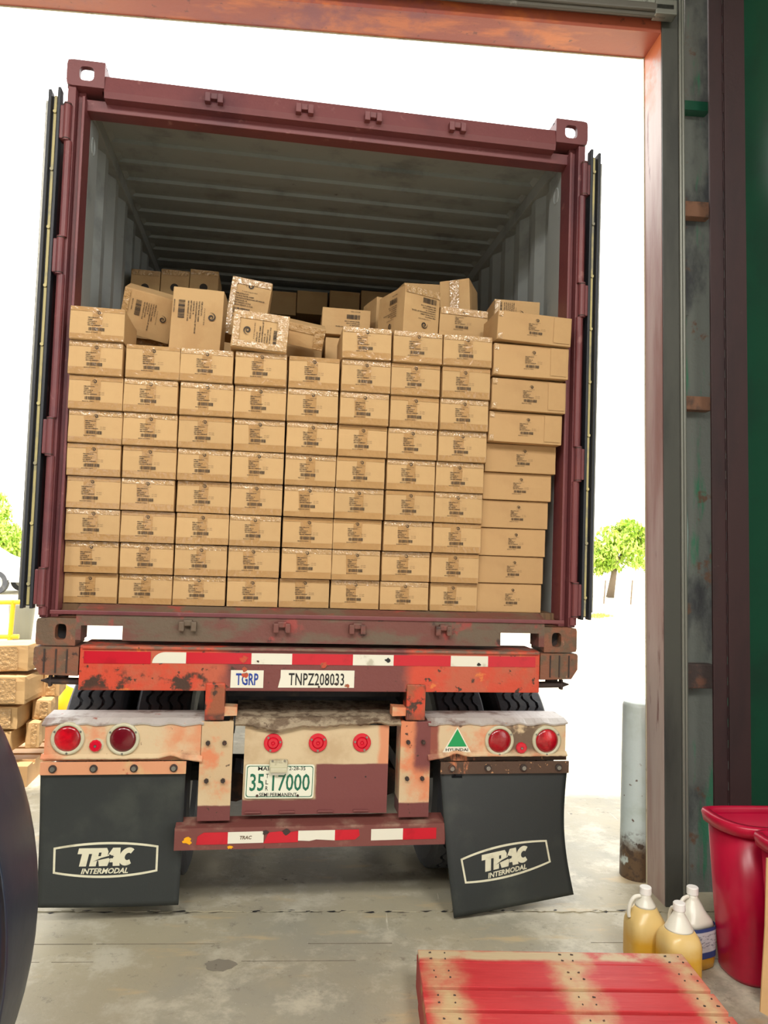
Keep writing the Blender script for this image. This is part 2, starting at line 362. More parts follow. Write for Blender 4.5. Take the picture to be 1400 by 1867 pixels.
def circle2(r, n=24, cx=0, cy=0):
    return ([(cx + r * math.cos(2 * math.pi * i / n), cy + r * math.sin(2 * math.pi * i / n)) for i in range(n)], [tuple(range(n))])
def barcode(w, h, seed=1):
    rn = random.Random(seed); v, f = [], []; x = -w / 2
    while x < w / 2 - .001:
        b = w * rn.choice((.012, .02, .03, .045)); 
        k = len(v); v += [(x, -h / 2), (x + b, -h / 2), (x + b, h / 2), (x, h / 2)]; f.append((k, k + 1, k + 2, k + 3)); x += b + w * rn.choice((.012, .02, .028))
    return v, f
def off(vf, dx, dy, rot=0):
    c, s = math.cos(rot), math.sin(rot); v, f = vf
    return [(a * c - b * s + dx, a * s + b * c + dy) for a, b in v], f

# =================================================================== STRUCTURE
# ground / floor --------------------------------------------------------------
WA = R_(-4.4); WN = Vector((1.697, .014, 0)); WU = Vector((math.cos(WA), math.sin(WA), 0)); WV = Vector((-math.sin(WA), math.cos(WA), 0))
SH = .0216
def wp(u, v, z): return WN + WU * u + WV * v + Vector((0, 0, z))
def wobj(name, bm, mat, shear=True, parent=None, smooth=False):
    """wall-frame mesh: x = along the wall, y = outwards, z = up"""
    if shear:
        for v in bm.verts: v.co.x -= SH * v.co.z
    o = bpy.data.objects.new(name, mesh(bm, name, mat, smooth)); link(o, parent)
    if parent is None: o.location = WN; o.rotation_euler = (0, 0, WA)
    return o
def wstruct(name, bm, mat, shear=True): return tag(wobj(name, bm, mat, shear), kind='structure')

bm = bmesh.new(); box(bm, -10, 8, -16, -.062, -.2, 0)
wstruct('floor', bm, 'concrete', False)
bm = bmesh.new(); box(bm, -140, 140, -.05, 220, -.2, 0)
wstruct('floor_yard', bm, 'concrete', False)
# ragged concrete chips along the threshold joint
bm = bmesh.new()
for i in range(60):
    x = -3 + i * .075 + random.uniform(-.03, .03); w = random.uniform(.012, .05); y = -.056 + random.uniform(-.006, .006)
    prism(bm, [(x - w, y, .001), (x - w * .2, y - .012 * random.random(), .001), (x + w, y, .001), (x + w * .3, y + .014 * random.random(), .001)], (0, 0, .004 * random.random() + .001))
wstruct('trim_1', bm, 'concrete', False)
bm = bmesh.new()
for i in range(70):
    x = -3 + i * .064 + random.uniform(-.03, .03); w = random.uniform(.006, .04); y = -.056 + random.uniform(-.014, .014)
    prism(bm, [(x - w, y, .0003), (x, y - .010 * random.random(), .0003), (x + w, y + .004, .0003), (x + w * .2, y + .012 * random.random(), .0003)], (0, 0, .0006))
wstruct('trim_10', bm, 'under', False)
# saw-cut joints and the sealed strip inside the door
for k_, (py_, w_) in enumerate(((1721, .0022), (1753, .0013))):
    q_ = onz(400, py_, 0); v_ = (q_ - WN).dot(WV); bm = bmesh.new(); x_ = -3.0
    while x_ < .2:
        l_ = random.uniform(.08, .5)
        if random.random() < .5: box(bm, x_, x_ + l_, v_ - w_ * random.uniform(.4, 1), v_ + w_ * random.uniform(.4, 1), .0002, .0009)
        x_ += l_ + random.uniform(.0, .05)
    wstruct('trim_%d' % (8 + k_), bm, 'joint', False)
# joint bottom
bm = bmesh.new(); box(bm, -10, 8, -.07, -.04, -.22, -.012); wstruct('trim_2', bm, 'under', False)

# warehouse shell ---------------------------------------------------------------
HZ = 4.31
bm = bmesh.new(); box(bm, -4.2, -.02, .0, .2, HZ, 6.2); wstruct('wall_front', bm, 'header', False)
bm = bmesh.new(); box(bm, -12, -4.2, .0, .2, 0, 6.2); wstruct('wall_front_left', bm, 'blockwall', False)
bm = bmesh.new(); box(bm, .10, 7, .15, .25, 0, 6.2); wstruct('wall_front_right', bm, 'cavity', False)
bm = bmesh.new(); box(bm, -12, 7, -15, .3, 6.2, 6.3); wstruct('ceiling', bm, 'roofmat', False)
bm = bmesh.new(); box(bm, -12, 7, -15.2, -15, 3.4, 6.2); box(bm, -12, -6, -15.2, -15, 0, 3.4); box(bm, -3, 7, -15.2, -15, 0, 3.4); wstruct('wall_back', bm, 'blockwall', False)
bm = bmesh.new(); box(bm, -12.2, -12, -15, .2, 0, 6.2); wstruct('wall_left', bm, 'blockwall', False)
for x_, y_ in FILLS:  # unseen fixtures made up to carry the added fill lights
    fx = empty('fill_fixture', (x_, y_, 5.76), f'unseen added fill light under the roof, {dict(zip((-4.6, -1.6, 1.2), ("left", "middle", "right")))[x_]} of the {"nearer" if y_ > -6 else "farther"} row', 'lamp', 'added fill lights')
    obj('fill_housing', B(x_ - .62, x_ + .62, y_ - .47, y_ + .47, 5.765, 5.85, bev=.01), 'trackrail', fx)
    obj('hanger', B(x_ - .02, x_ + .02, y_ - .02, y_ + .02, 5.85, 6.2), 'trackrail', fx)  # rod belonging to the added fill fixture
bm = bmesh.new(); box(bm, -.001, .1, .0, .2, 0, HZ + .1); wstruct('door_1', bm, 'jamb')          # right jamb reveal
bm = bmesh.new(); box(bm, -.005, .0, .2, .206, 0, HZ + .005); wstruct('trim_6', bm, 'bezel')  # outer trim strip, its edge highlight put into the pale colour
bm = bmesh.new(); box(bm, -4.2, -.1, .2, .206, HZ - .006, HZ + .005); wstruct('trim_7', bm, 'bezel', False)  # same trim under the header, highlight likewise coloured in
bm = bmesh.new(); box(bm, .0, .083, -.012, .0, 0, 6.0, bev=.002); wstruct('trim_3', bm, 'track')
bm = bmesh.new(); cyl(bm, (.09, -.018, 0), (.09, -.018, 6), .008, seg=10); cyl(bm, (.107, -.012, 0), (.107, -.012, 6), .008, seg=10); box(bm, .083, .115, -.008, .0, 0, 6); wstruct('trim_4', bm, 'trackrail')
bm = bmesh.new(); box(bm, .235, .305, -.03, -.015, 0, 6, bev=.002); box(bm, .303, .418, -.05, -.035, 0, 6, bev=.002)
for i in range(60):  # weld bead down the seam
    cyl(bm, (.304, -.036, i * .1), (.304, -.036, i * .1 + .06), .0035, seg=6)
wstruct('trim_5', bm, 'column')
# wall running towards the camera on the right: green painted sheets
bm = bmesh.new(); n = 26
A = []
for i in range(n + 1):
    t = i / n; A.append((.405 + .62 * t + .012 * math.sin(t * 9), -.04 - 2.2 * t))
for i in range(n):
    (a, b), (c, d) = A[i], A[i + 1]
    vs = [bm.verts.new(p) for p in ((a, b, 0), (c, d, 0), (c, d, 6.1), (a, b, 6.1))]; bm.faces.new(vs)
    vs2 = [bm.verts.new(p) for p in ((a + .06, b, 0), (c + .06, d, 0), (c + .06, d, 6.1), (a + .06, b, 6.1))]; bm.faces.new(vs2)
bmesh.ops.remove_doubles(bm, verts=bm.verts[:], dist=.0005)
wstruct('wall_right', bm, 'greenwall')
# bits wedged in the wall cavity beside the track
for k, (z0, z1, m, lab) in enumerate(((3.42, 3.50, 'oldwood', 'old brown board wedged high in the wall cavity'), (2.42, 2.49, 'oldwood', 'old brown board wedged halfway up the wall cavity'), (1.02, 1.14, 'rustdark', 'dark metal bracket low in the wall cavity'), (3.98, 4.03, 'greenwall', 'green offcut jammed at the top of the wall cavity'))):
    bm = bmesh.new(); box(bm, .10, .30, .09, .149, z0, z1, bev=.004)
    tag(wobj(('wood_offcut', 'wood_offcut', 'bracket', 'sheet_offcut')[k], bm, m), lab, 'offcut' if k != 2 else 'bracket')
bm = bmesh.new()
prism(bm, [(.12, .12, 2.9), (.16, .1, 3.02), (.20, .13, 2.92)], (0, .012, 0)); tag(wobj('torn_sheet', bm, 'cavity'), 'torn grey sheet metal curling out of the wall cavity', 'sheet')
bm = bmesh.new(); prism(bm, [(.14, .10, 1.35), (.165, .10, 1.35), (.185, .12, 1.8), (.17, .12, 2.1)], (.012, .02, 0)); tag(wobj('green_strip', bm, 'greenwall'), 'green strip hanging inside the wall cavity', 'strip')

# overhead door parked above the opening
od = empty('overhead_door', wp(-2, -.06, 4.36), 'raised grey overhead door with a dark bottom bar above the opening', 'door')
def wchild(name, bm, mat, parent):
    o = bpy.data.objects.new(name, mesh(bm, name, mat)); link(o, parent)
    Mw = Matrix.Translation(WN) @ Matrix.Rotation(WA, 4, 'Z'); o.matrix_local = Matrix.Translation(-parent.location) @ Mw; return o
bm = bmesh.new(); box(bm, -4.1, -.09, -.075, -.03, 4.40, 5.6); wchild('panel', bm, 'doorpanel', od)
bm = bmesh.new(); box(bm, -4.1, -.06, -.09, -.02, 4.362, 4.40, bev=.008); cyl(bm, (-4.1, -.06, 4.36), (-.1, -.06, 4.355), .012, seg=10); wchild('bottom_bar', bm, 'rubberbar', od)
bm = bmesh.new(); box(bm, -.16, -.05, -.09, -.03, 4.345, 4.42, bev=.006); wchild('corner_bracket', bm, 'trackrail', od)

# bollard outside
bo = bmesh.new(); bx_, by_ = 1.735, .36
lathe(bo, [(0, .093), (.88, .093), (.897, .088), (.902, .08), (.902, 0)], (bx_, by_, 0), (0, 0, 1), 40)
tag(obj('bollard', bo, 'bollard', None, True), 'pale blue steel bollard with rust at its base beside the door', 'bollard')

# =================================================================== CONTAINER
ct = empty('shipping_container', (0, 0, 1.2), 'open maroon shipping container loaded with brown cartons', 'container')
L_, ZB, ZT = 12.19, 1.2, 3.791
# corner castings with oval holes
def casting(sx, top):
    x0, x1 = (sx * 1.219, sx * 1.057); z0, z1 = (ZT - .118, ZT) if top else (ZB, ZB + .118)
    cx = sx * (1.219 - .085 if top else 1.219 - .101); cz = z0 + .059
    hw, hh = (.031, .032) if top else (.0235, .034)
    bm = bmesh.new(); N = 32
    lo, hi = min(x0, x1), max(x0, x1)
    outer, inner = [], []
    for i in range(N):
        t = 2 * math.pi * i / N; c, s = math.cos(t), math.sin(t)
        e = 2 / 3.4; inner.append((cx + hw * math.copysign(abs(c) ** e, c), cz + hh * math.copysign(abs(s) ** e, s)))
        # ray from centre to rect
        k = min((hi - cx) / c if c > 1e-6 else (lo - cx) / c if c < -1e-6 else 9, (z1 - cz) / s if s > 1e-6 else (z0 - cz) / s if s < -1e-6 else 9)
        outer.append([cx + c * k, cz + s * k])
    for (qx, qz) in ((lo, z0), (hi, z0), (hi, z1), (lo, z1)):   # snap to true corners
        j = min(range(N), key=lambda i: (outer[i][0] - qx) ** 2 + (outer[i][1] - qz) ** 2)
        rr = .012 if (abs(qx) > 1.2) else .0
        outer[j] = [qx - math.copysign(rr, qx) * (.35), qz + (rr * .35 if qz == z0 else -rr * .35)]
    if top:      # hollow casting, open in its top face so the sky shows through the hole
        box(bm, lo, hi, .028, .178, z0, z0 + .014)
        box(bm, lo, lo + .016, .028, .178, z0, z1 - .004); box(bm, hi - .016, hi, .028, .178, z0, z1 - .004)
        box(bm, lo, hi, .028, .05, z1 - .012, z1 - .004); box(bm, lo, hi, .150, .178, z1 - .012, z1 - .004)
    def ring(pts, y): return [bm.verts.new((p[0], y, p[1])) for p in pts]
    of, inf, ob, inb = ring(outer, 0), ring(inner, 0), ring(outer, .028 if top else .178), ring(inner, .028 if top else .05)
    for i in range(N):
        j = (i + 1) % N
        bm.faces.new((of[i], of[j], inf[j], inf[i])); bm.faces.new((of[i], ob[i], ob[j], of[j])); bm.faces.new((inf[i], inf[j], inb[j], inb[i]))
    if top:
        for i in range(N): j = (i + 1) % N; bm.faces.new((ob[i], inb[i], inb[j], ob[j]))
    else: bm.faces.new(ob)
    o = obj('corner_casting', bm, 'maroon' if top else 'casting', ct)
    if not top:
        c = B(cx - .032, cx + .032, .052, .054, cz - .05, cz + .05); obj('casting_back', c, 'under', o)
        c = bmesh.new(); prism(c, [(cx - .03 * sx, .049, cz - .045), (cx + .025, .049, cz - .02 + .02 * sx), (cx + .03, .049, cz - .045)], (0, .002, 0)); obj('casting_web', c, 'rustdark', o)
for sx in (-1, 1):
    for top in (False, True): casting(sx, top)
for sx in (-1, 1):
    # rear post: outer box with step and inner return
    bm = bmesh.new()
    a, b = sorted((sx * 1.213, sx * 1.178)); box(bm, a, b, .01, .14, ZB + .118, ZT - .118, bev=.004)
    a, b = sorted((sx * 1.178, sx * 1.146)); box(bm, a, b, .055, .14, ZB + .118, ZT - .118, bev=.003)
    a, b = sorted((sx * 1.152, sx * 1.140)); box(bm, a, b, .02, .14, ZB + .15, ZT - .15, bev=.003)
    obj('corner_post', bm, 'maroon', ct)
    a, b = sorted((sx * 1.140, sx * 1.165)); obj('lining_strip', B(a, b, .14, .30, ZB + .17, 3.62), 'inside', ct)
    # hinges
    for zh in (3.50, 2.90, 2.10, 1.45):
        bm = bmesh.new(); a, b = sorted((sx * 1.212, sx * 1.236)); box(bm, a, b, -.004, .05, zh - .075, zh + .075, bev=.004)
        cyl(bm, (sx * 1.205, -.004, zh - .085), (sx * 1.205, -.004, zh + .085), .016, seg=12)
        h = obj('hinge', bm, 'maroon', ct)
        bm = bmesh.new()
        for dz in (-.078, .078): cyl(bm, (sx * 1.205, -.004, zh + dz - .002), (sx * 1.205, -.004, zh + dz + .002), .0175, seg=12)
        obj('hinge_ring', bm, 'rustdark', h)
    # outer half-round running down the post
    bm = bmesh.new()
    for z0, z1 in ((1.33, 1.365), (1.535, 2.015), (2.185, 2.815), (2.985, 3.415)):
        cyl(bm, (sx * 1.198, .006, z0), (sx * 1.198, .006, z1), .0175, seg=14)
    obj('hinge_bar', bm, 'maroon', ct)
# header and inner header
bm = bmesh.new(); prism(bm, [(-1.057, .008, 3.634), (-1.057, .0, 3.66), (-1.057, .012, 3.735), (-1.057, .05, 3.748), (-1.057, .14, 3.748), (-1.057, .14, 3.634)], (2.114, 0, 0)); obj('header_rail', bm, 'maroon', ct)
obj('header_lip', B(-1.17, 1.17, .06, .14, 3.596, 3.648, bev=.003), 'maroon', ct)
for x in (-.575, -.165, .155, .56):   # cam keepers on the header
    bm = bmesh.new(); p = .0
    for dx in (-.028, .028): box(bm, x + dx - .013, x + dx + .013, -.03, .01, 3.655, 3.70, bev=.004)
    box(bm, x - .018, x + .018, -.018, .01, 3.675, 3.705, bev=.004); obj('cam_keeper', bm, 'maroon', ct)
# sill
bm = bmesh.new()
prism(bm, [(-1.057, .0, 1.225), (-1.057, .0, 1.342), (-1.057, -.004, 1.352), (-1.057, .07, 1.374), (-1.057, .12, 1.374), (-1.057, .12, 1.225)], (.022, 0, 0))
prism(bm, [(-.862, .0, 1.225), (-.862, .0, 1.342), (-.862, -.004, 1.352), (-.862, .07, 1.374), (-.862, .12, 1.374), (-.862, .12, 1.225)], (1.705, 0, 0))
prism(bm, [(1.03, .0, 1.225), (1.03, .0, 1.342), (1.03, -.004, 1.352), (1.03, .07, 1.374), (1.03, .12, 1.374), (1.03, .12, 1.225)], (.027, 0, 0))
for a, b in ((-1.035, -.862), (.843, 1.03)):
    prism(bm, [(a, .0, 1.288), (a, .0, 1.342), (a, -.004, 1.352), (a, .07, 1.374), (a, .12, 1.374), (a, .12, 1.288)], (b - a, 0, 0))
obj('door_sill', bm, 'maroon_worn', ct)
obj('sill_lip', B(-1.165, 1.152, -.008, .004, 1.335, 1.353, bev=.003), 'maroon', ct)
for x in (-.585, -.175, .165, .565):
    bm = bmesh.new()
    for dx in (-.026, .026): box(bm, x + dx - .012, x + dx + .012, -.03, .005, 1.272, 1.315, bev=.005)
    box(bm, x - .02, x + .02, -.022, .004, 1.295, 1.322, bev=.005); obj('cam_keeper', bm, 'maroon_worn', ct)
# corrugated side walls / roof / front
def corr(L, pitch, d, crest, slope):
    pts = []; y = 0
    while y < L:
        pts += [(y, 0), (y + crest, 0), (y + crest + slope, d), (y + 2 * crest + slope, d)]; y += pitch
    return [(min(a, L), b) for a, b in pts] + [(L, 0)]
pr = corr(L_ - .45, .278, .036, .070, .069)
for sx in (-1, 1):
    bm = bmesh.new(); vs = []
    for y, d in pr: vs.append((bm.verts.new((sx * (1.163 + d), .30 + y, 1.36)), bm.verts.new((sx * (1.163 + d), .30 + y, 3.66))))
    for a, b in zip(vs, vs[1:]): bm.faces.new((a[0], b[0], b[1], a[1]))
    obj('side_wall', bm, 'inside', ct)
    a, b = sorted((sx * 1.145, sx * 1.219)); obj('top_rail', B(a, b, .18, L_, 3.655, 3.735, bev=.005), 'inside', ct)
    obj('bottom_rail', B(a, b, .14, L_, 1.24, 1.37), 'maroon', ct)
    # lashing rings
    bm = bmesh.new()
    for z in (3.5, 2.4):
        tube(bm, [(sx * 1.14, .2 + .03 * math.sin(t), z + .04 * math.cos(t)) for t in [i * math.pi / 6 for i in range(13)]], .005, 6)
    obj('lashing_ring', bm, 'inside', ct)
bm = bmesh.new(); vs = []
for y, d in corr(L_ - .5, .209, .022, .10, .012): 
    vs.append([bm.verts.new((x, .36 + y, 3.722 + (d if abs(x) < 1.14 else .0) )) for x in (-1.17, -1.141, -1.12, 1.12, 1.141, 1.17)])
for a, b in zip(vs, vs[1:]):
    for i in range(5): bm.faces.new((a[i], b[i], b[i + 1], a[i + 1]))
obj('roof_sheet', bm, 'inside', ct)
obj('roof_plate', B(-1.16, 1.16, .12, .365, 3.715, 3.745), 'inside', ct)
obj('front_wall', B(-1.2, 1.2, L_ - .05, L_, 1.25, 3.75), 'inside', ct)
bm = B(-1.16, 1.16, .10, L_ - .06, 1.34, 1.376); obj('floor_boards', bm, 'wood_floor', ct)
# cross members below the floor
bm = bmesh.new()
for i in range(34): box(bm, -1.14, 1.14, .5 + i * .34, .56 + i * .34, 1.24, 1.338)
obj('cross_member', bm, 'under', ct)
# doors folded back along the sides
for sx in (-1, 1):
    a, b = sorted((sx * 1.244, sx * 1.292))
    d = obj('container_door', B(a, b, .05, 1.22, 1.375, 3.625, bev=.004), 'maroon', ct)
    bm = bmesh.new()
    for xx in (1.240, 1.279):     # two rubber lips seen edge-on
        a, b = sorted((sx * xx, sx * (xx + .013))); box(bm, a, b, .004, .05, 1.355, 3.66 if xx < 1.25 else 3.645, bev=.003)
    obj('gasket', bm, 'gasket', d)
    a, b = sorted((sx * 1.2535, sx * 1.2795)); obj('gasket_channel', B(a, b, .035, .055, 1.365, 3.63), 'gasket', d)
    a, b = sorted((sx * 1.260, sx * 1.272)); obj('retainer_strip', B(a, b, .026, .036, 1.37, 3.63, bev=.001), 'cream', d)
    for i in range(9):
        z = 1.46 + i * .262; obj('rivet', CY((sx * 1.266, .019, z), (sx * 1.266, .030, z), .008, seg=10), 'cream', d)
    a, b = sorted((sx * 1.292, sx * 1.305)); obj('door_edge', B(a, b, .02, .06, 1.39, 3.60, bev=.002), 'steel', d)
    bm = bmesh.new()
    for y in (.4, .9): cyl(bm, (sx * 1.31, y, 1.4), (sx * 1.31, y, 3.6), .017, seg=12)
    obj('lock_rod', bm, 'steel', d)

# =================================================================== TRAILER CHASSIS
tr = empty('container_trailer', (0, .3, 0), 'rusty orange container trailer chassis under the container', 'trailer')
# rear bolster
bm = bmesh.new(); box(bm, -1.03, 1.03, -.02, .0, 1.014, 1.205, bev=.004); box(bm, -1.03, 1.03, .0, .2, 1.188, 1.205); box(bm, -1.03, 1.03, .0, .2, 1.014, 1.03); box(bm, -1.03, -1.015, 0, .2, 1.03, 1.188); box(bm, 1.015, 1.03, 0, .2, 1.03, 1.188)
bol = obj('rear_bolster', bm, 'beam', tr)
bm = bmesh.new(); box(bm, -1.02, 1.02, -.03, -.018, 1.192, 1.204, bev=.003); obj('bolster_flange', bm, 'beam', bol)
def strip(x0, x1, z0, z1, y, m, par, nm, dz0=0, dz1=0):
    bm = bmesh.new(); prism(bm, [(x0, y, z0 + dz0), (x1, y, z0 + dz1), (x1, y, z1 + dz1), (x0, y, z1 + dz0)], (0, .0016, 0)); return obj(nm, bm, m, par)
T0, T1 = 1.133, 1.181
strip(-1.012, -.735, T0 - .004, T1, -.0225, 'red_refl', bol, 'reflective_tape', 0, 0)
bm = bmesh.new(); pts = [(-.585, T1), (-.585, T0), (-.728, T0)] + [(-.728 + .055 * (1 - math.cos(t)), T0 + (T1 - T0) * math.sin(t)) for t in [i * math.pi / 16 for i in range(1, 9)]]
prism(bm, [(a, -.0225, b) for a, b in pts], (0, .0016, 0)); obj('reflective_tape', bm, 'white_refl', bol)
for a, b, m in ((-.585, -.303, 'red_refl'), (-.303, -.124, 'white_refl'), (-.124, .149, 'red_refl'), (.149, .335, 'white_refl'), (.335, .602, 'red_refl'), (.602, .779, 'white_refl'), (.779, 1.008, 'red_refl')):
    strip(a, b, T0, T1, -.0225, m, bol, 'reflective_tape')
# chips through the tape and placards
def chip(x, z, r, y, m, par, seed, nm='paint_chip'):
    rn = random.Random(seed); bm = bmesh.new()
    pts = [(x + r * rn.uniform(.5, 1.2) * math.cos(t) * 1.3, y, z + r * rn.uniform(.5, 1.2) * math.sin(t)) for t in [i * 2 * math.pi / 11 for i in range(11)]]
    prism(bm, pts, (0, .0014, 0)); return obj(nm, bm, m, par)
chip(-.335, 1.155, .016, -.0245, 'stub', bol, 1); chip(-.33, 1.11, .012, -.0245, 'stub', bol, 4); chip(.02, 1.132, .016, -.0245, 'stub', bol, 2); chip(.31, 1.158, .011, -.0245, 'under', bol, 3); chip(.735, 1.143, .008, -.0245, 'under', bol, 6); chip(-.274, 1.146, .006, -.0245, 'rustdark', bol, 8)
# placards
pl = strip(-.390, -.247, 1.029, 1.106, -.0225, 'placard', bol, 'placard')
bm = bmesh.new(); flat(bm, fit('TGRP', .098, .053, bold=.02), front(-.318, 1.067, -.0240)); obj('lettering', bm, 'blue_ink', pl)
chip(-.328, 1.084, .012, -.0250, 'stub', pl, 5)
bm = bmesh.new(); prism(bm, [(-.182, -.0225, 1.031), (.158, -.0225, 1.032), (.158, -.0225, 1.109), (-.172, -.0225, 1.109), (-.172, -.0225, 1.075)], (0, .0016, 0)); pl2 = obj('placard', bm, 'placard', bol)
bm = bmesh.new(); flat(bm, fit('TNPZ208033', .248, .055, bold=.012, space=1.05), front(-.012, 1.069, -.0240)); obj('lettering', bm, 'black_ink', pl2)
chip(.126, 1.042, .010, -.0250, 'stub', pl2, 9); chip(.075, 1.05, .006, -.025, 'rustdark', pl2, 10); chip(0, 1.036, .005, -.025, 'rustdark', pl2, 12)
# twist-lock blocks at both ends
for sx in (-1, 1):
    bm = bmesh.new(); xi, xo = 1.035, 1.219; zb = 1.078
    pts = [(sx * xi, -.015, 1.196), (sx * (xo - .005), -.015, 1.196), (sx * xo, -.015, 1.188), (sx * xo, -.015, zb + .045), (sx * (xo - .03), -.015, zb), (sx * xi, -.015, zb - .004)]
    prism(bm, pts, (0, .2, 0)); bl = obj('twist_lock_block', bm, 'casting', tr)
    bm = bmesh.new()
    for x in (1.08, 1.125, 1.172): a, b = sorted((sx * x, sx * (x + .006))); box(bm, a, b, -.019, -.014, zb + .008, 1.188)
    obj('weld_seam', bm, 'rustdark', bl)
    bm = bmesh.new(); cyl(bm, (sx * 1.12, .06, 1.03), (sx * 1.12, .06, 1.09), .03, seg=14); cyl(bm, (sx * 1.02, .03, 1.043), (sx * 1.165, .03, 1.046), .015, seg=12)
    cyl(bm, (sx * 1.165, .03, 1.046), (sx * 1.195, .03, 1.046), .013, .003, seg=12); box(bm, min(sx * 1.15, sx * 1.162), max(sx * 1.15, sx * 1.162), .015, .045, 1.022, 1.07, bev=.003)
    obj('twist_lock_handle', bm, 'rustdark', bl)
# stubs, uprights, bumper
for sx, x0, x1, s0, s1 in ((-1, -.509, -.368, -.495, -.411), (1, .380, .520, .400, .488)):
    bm = B(s0, s1, -.03, .06, .888, 1.05, bev=.006); st = obj('stub_post', bm, 'stub', tr)
    bx0, bx1 = (s1, s1 + .055) if sx < 0 else (s0 - .062, s0)
    bm = bmesh.new(); prism(bm, [(bx0, -.02, .905), (bx1, -.02, .907), (bx1, -.02, .944), (bx0, -.02, .947)], (0, .07, 0)); obj('stub_lug', bm, 'upright', st)
    bm = B(x0, x1, -.02, -.008, .452, .882, bev=.003); up = obj('upright', bm, 'upright', tr)
    obj('upright_web', B(x0 + .005, x0 + .02, -.008, .12, .455, .88), 'upright', up)
    obj('upright_web', B(x1 - .02, x1 - .005, -.008, .12, .455, .88), 'upright', up)
    for bxx in (x0 + .034, x1 - .036):
        for bz in (.790, .627):
            bm = bmesh.new(); cyl(bm, (bxx, -.034, bz), (bxx, -.019, bz), .010, seg=6); cyl(bm, (bxx, -.042, bz), (bxx, -.034, bz), .006, seg=8); obj('bolt', bm, 'rustdark', up)
bm = bmesh.new(); prism(bm, [(-.598, -.04, .337), (-.598, -.04, .430), (-.598, .06, .445), (-.598, .06, .430), (-.598, -.03, .420), (-.598, -.03, .345), (-.598, .06, .345), (-.598, .06, .337)], (1.193, 0, 0))
bu = obj('bumper', bm, 'bumper', tr)
for x0, x1, m in ((-.505, -.372, 'red_refl'), (-.372, -.218, 'white_refl'), (-.218, -.068, 'red_refl'), (-.068, .094, 'white_refl'), (.094, .205, 'red_refl'), (.256, .400, 'white_refl'), (.400, .553, 'red_refl')):
    bm = bmesh.new(); rn = random.Random(x0)
    if x0 in (-.505,): pts = [(x0, .360), (x1, .360), (x1, .411), (x0 + .03, .411), (x0 + .004, .395)]
    elif x0 == -.218: pts = [(x0, .360), (x1 - .0, .362), (x1, .41), (x1 - .02, .408), (x0 + .10, .403), (x0 + .07, .41), (x0 + .02, .406)]
    elif x0 == -.068: pts = [(x0, .369), (x0 + .05, .366), (x0 + .08, .372), (x1, .366), (x1, .411), (x0, .411)]
    elif x0 == .094: pts = [(x0, .366), (x1 - .02, .368), (x1, .385), (x1 - .005, .411), (x0, .411)]
    else: pts = [(x0, .362), (x1, .363), (x1, .412), (x0, .411)]
    prism(bm, [(a, -.0425, b) for a, b in pts], (0, .0018, 0)); t_ = obj('reflective_tape', bm, m, bu)
    if x0 == -.372:
        bm = bmesh.new(); flat(bm, fit('TRAC', .052, .016, bold=.03, shear=.2), front((x0 + x1) / 2, .387, -.0432)); obj('lettering', bm, 'print_ink_soft', t_)
chip(-.545, .378, .018, -.0425, 'yellow', bu, 21); chip(-.36, .347, .009, -.0425, 'yellow', bu, 22); chip(-.213, .408, .012, -.044, 'rustdark', bu, 23); chip(-.12, .408, .014, -.044, 'rustdark', bu, 24)
# light bars
def wavy(x0, x1, n, fn): return [(x0 + (x1 - x0) * i / n, fn(i / n)) for i in range(n + 1)]
def lightbar(x0, x1, nm):
    bm = bmesh.new(); box(bm, x0, x1, -.02, -.010, .735, .874, bev=.002)
    o = obj(nm, bm, 'lightbar', tr)
    rn = random.Random(int(x0 * 100)); n = 40
    # dented top plate with a bent front edge
    bm = bmesh.new(); rows = []
    for i in range(n + 1):
        x = x0 - .012 + (x1 - x0 + .018) * i / n; w = .004 * math.sin(i * .9 + x0 * 7) + rn.uniform(-.002, .002)
        rows.append([bm.verts.new(p) for p in ((x, -.026, .866 + w), (x, -.03, .874 + w), (x, .02, .889 + w * .3), (x, .16, .893), (x, .16, .886), (x, -.01, .872))])
    for a, b in zip(rows, rows[1:]):
        for k in range(6): bm.faces.new((a[k], b[k], b[(k + 1) % 6], a[(k + 1) % 6]))
    bm.faces.new(rows[0]); bm.faces.new(rows[-1][::-1]); obj('top_plate', bm, 'topplate', o)
    # bent lower lip
    bm = bmesh.new(); rows = []
    for i in range(n + 1):
        t = i / n; x = x0 - .01 + (x1 - x0 + .015) * t; s = t if x0 < 0 else 1 - t
        w = .014 * math.exp(-((s - .80) / .05) ** 2) - .016 * max(0, s - .84) / .16 + rn.uniform(-.001, .001)
        rows.append([bm.verts.new(p) for p in ((x, -.036, .730 + w), (x, -.018, .745 + w * .6), (x, -.012, .742), (x, .05, .735), (x, .05, .728), (x, -.034, .725 + w))])
    for a, b in zip(rows, rows[1:]):
        for k in range(6): bm.faces.new((a[k], b[k], b[(k + 1) % 6], a[(k + 1) % 6]))
    bm.faces.new(rows[0]); bm.faces.new(rows[-1][::-1]); obj('lower_lip', bm, 'lightbar', o)
    return o
lbL = lightbar(-1.155, -.502, 'light_bar'); lbR = lightbar(.518, 1.166, 'light_bar')
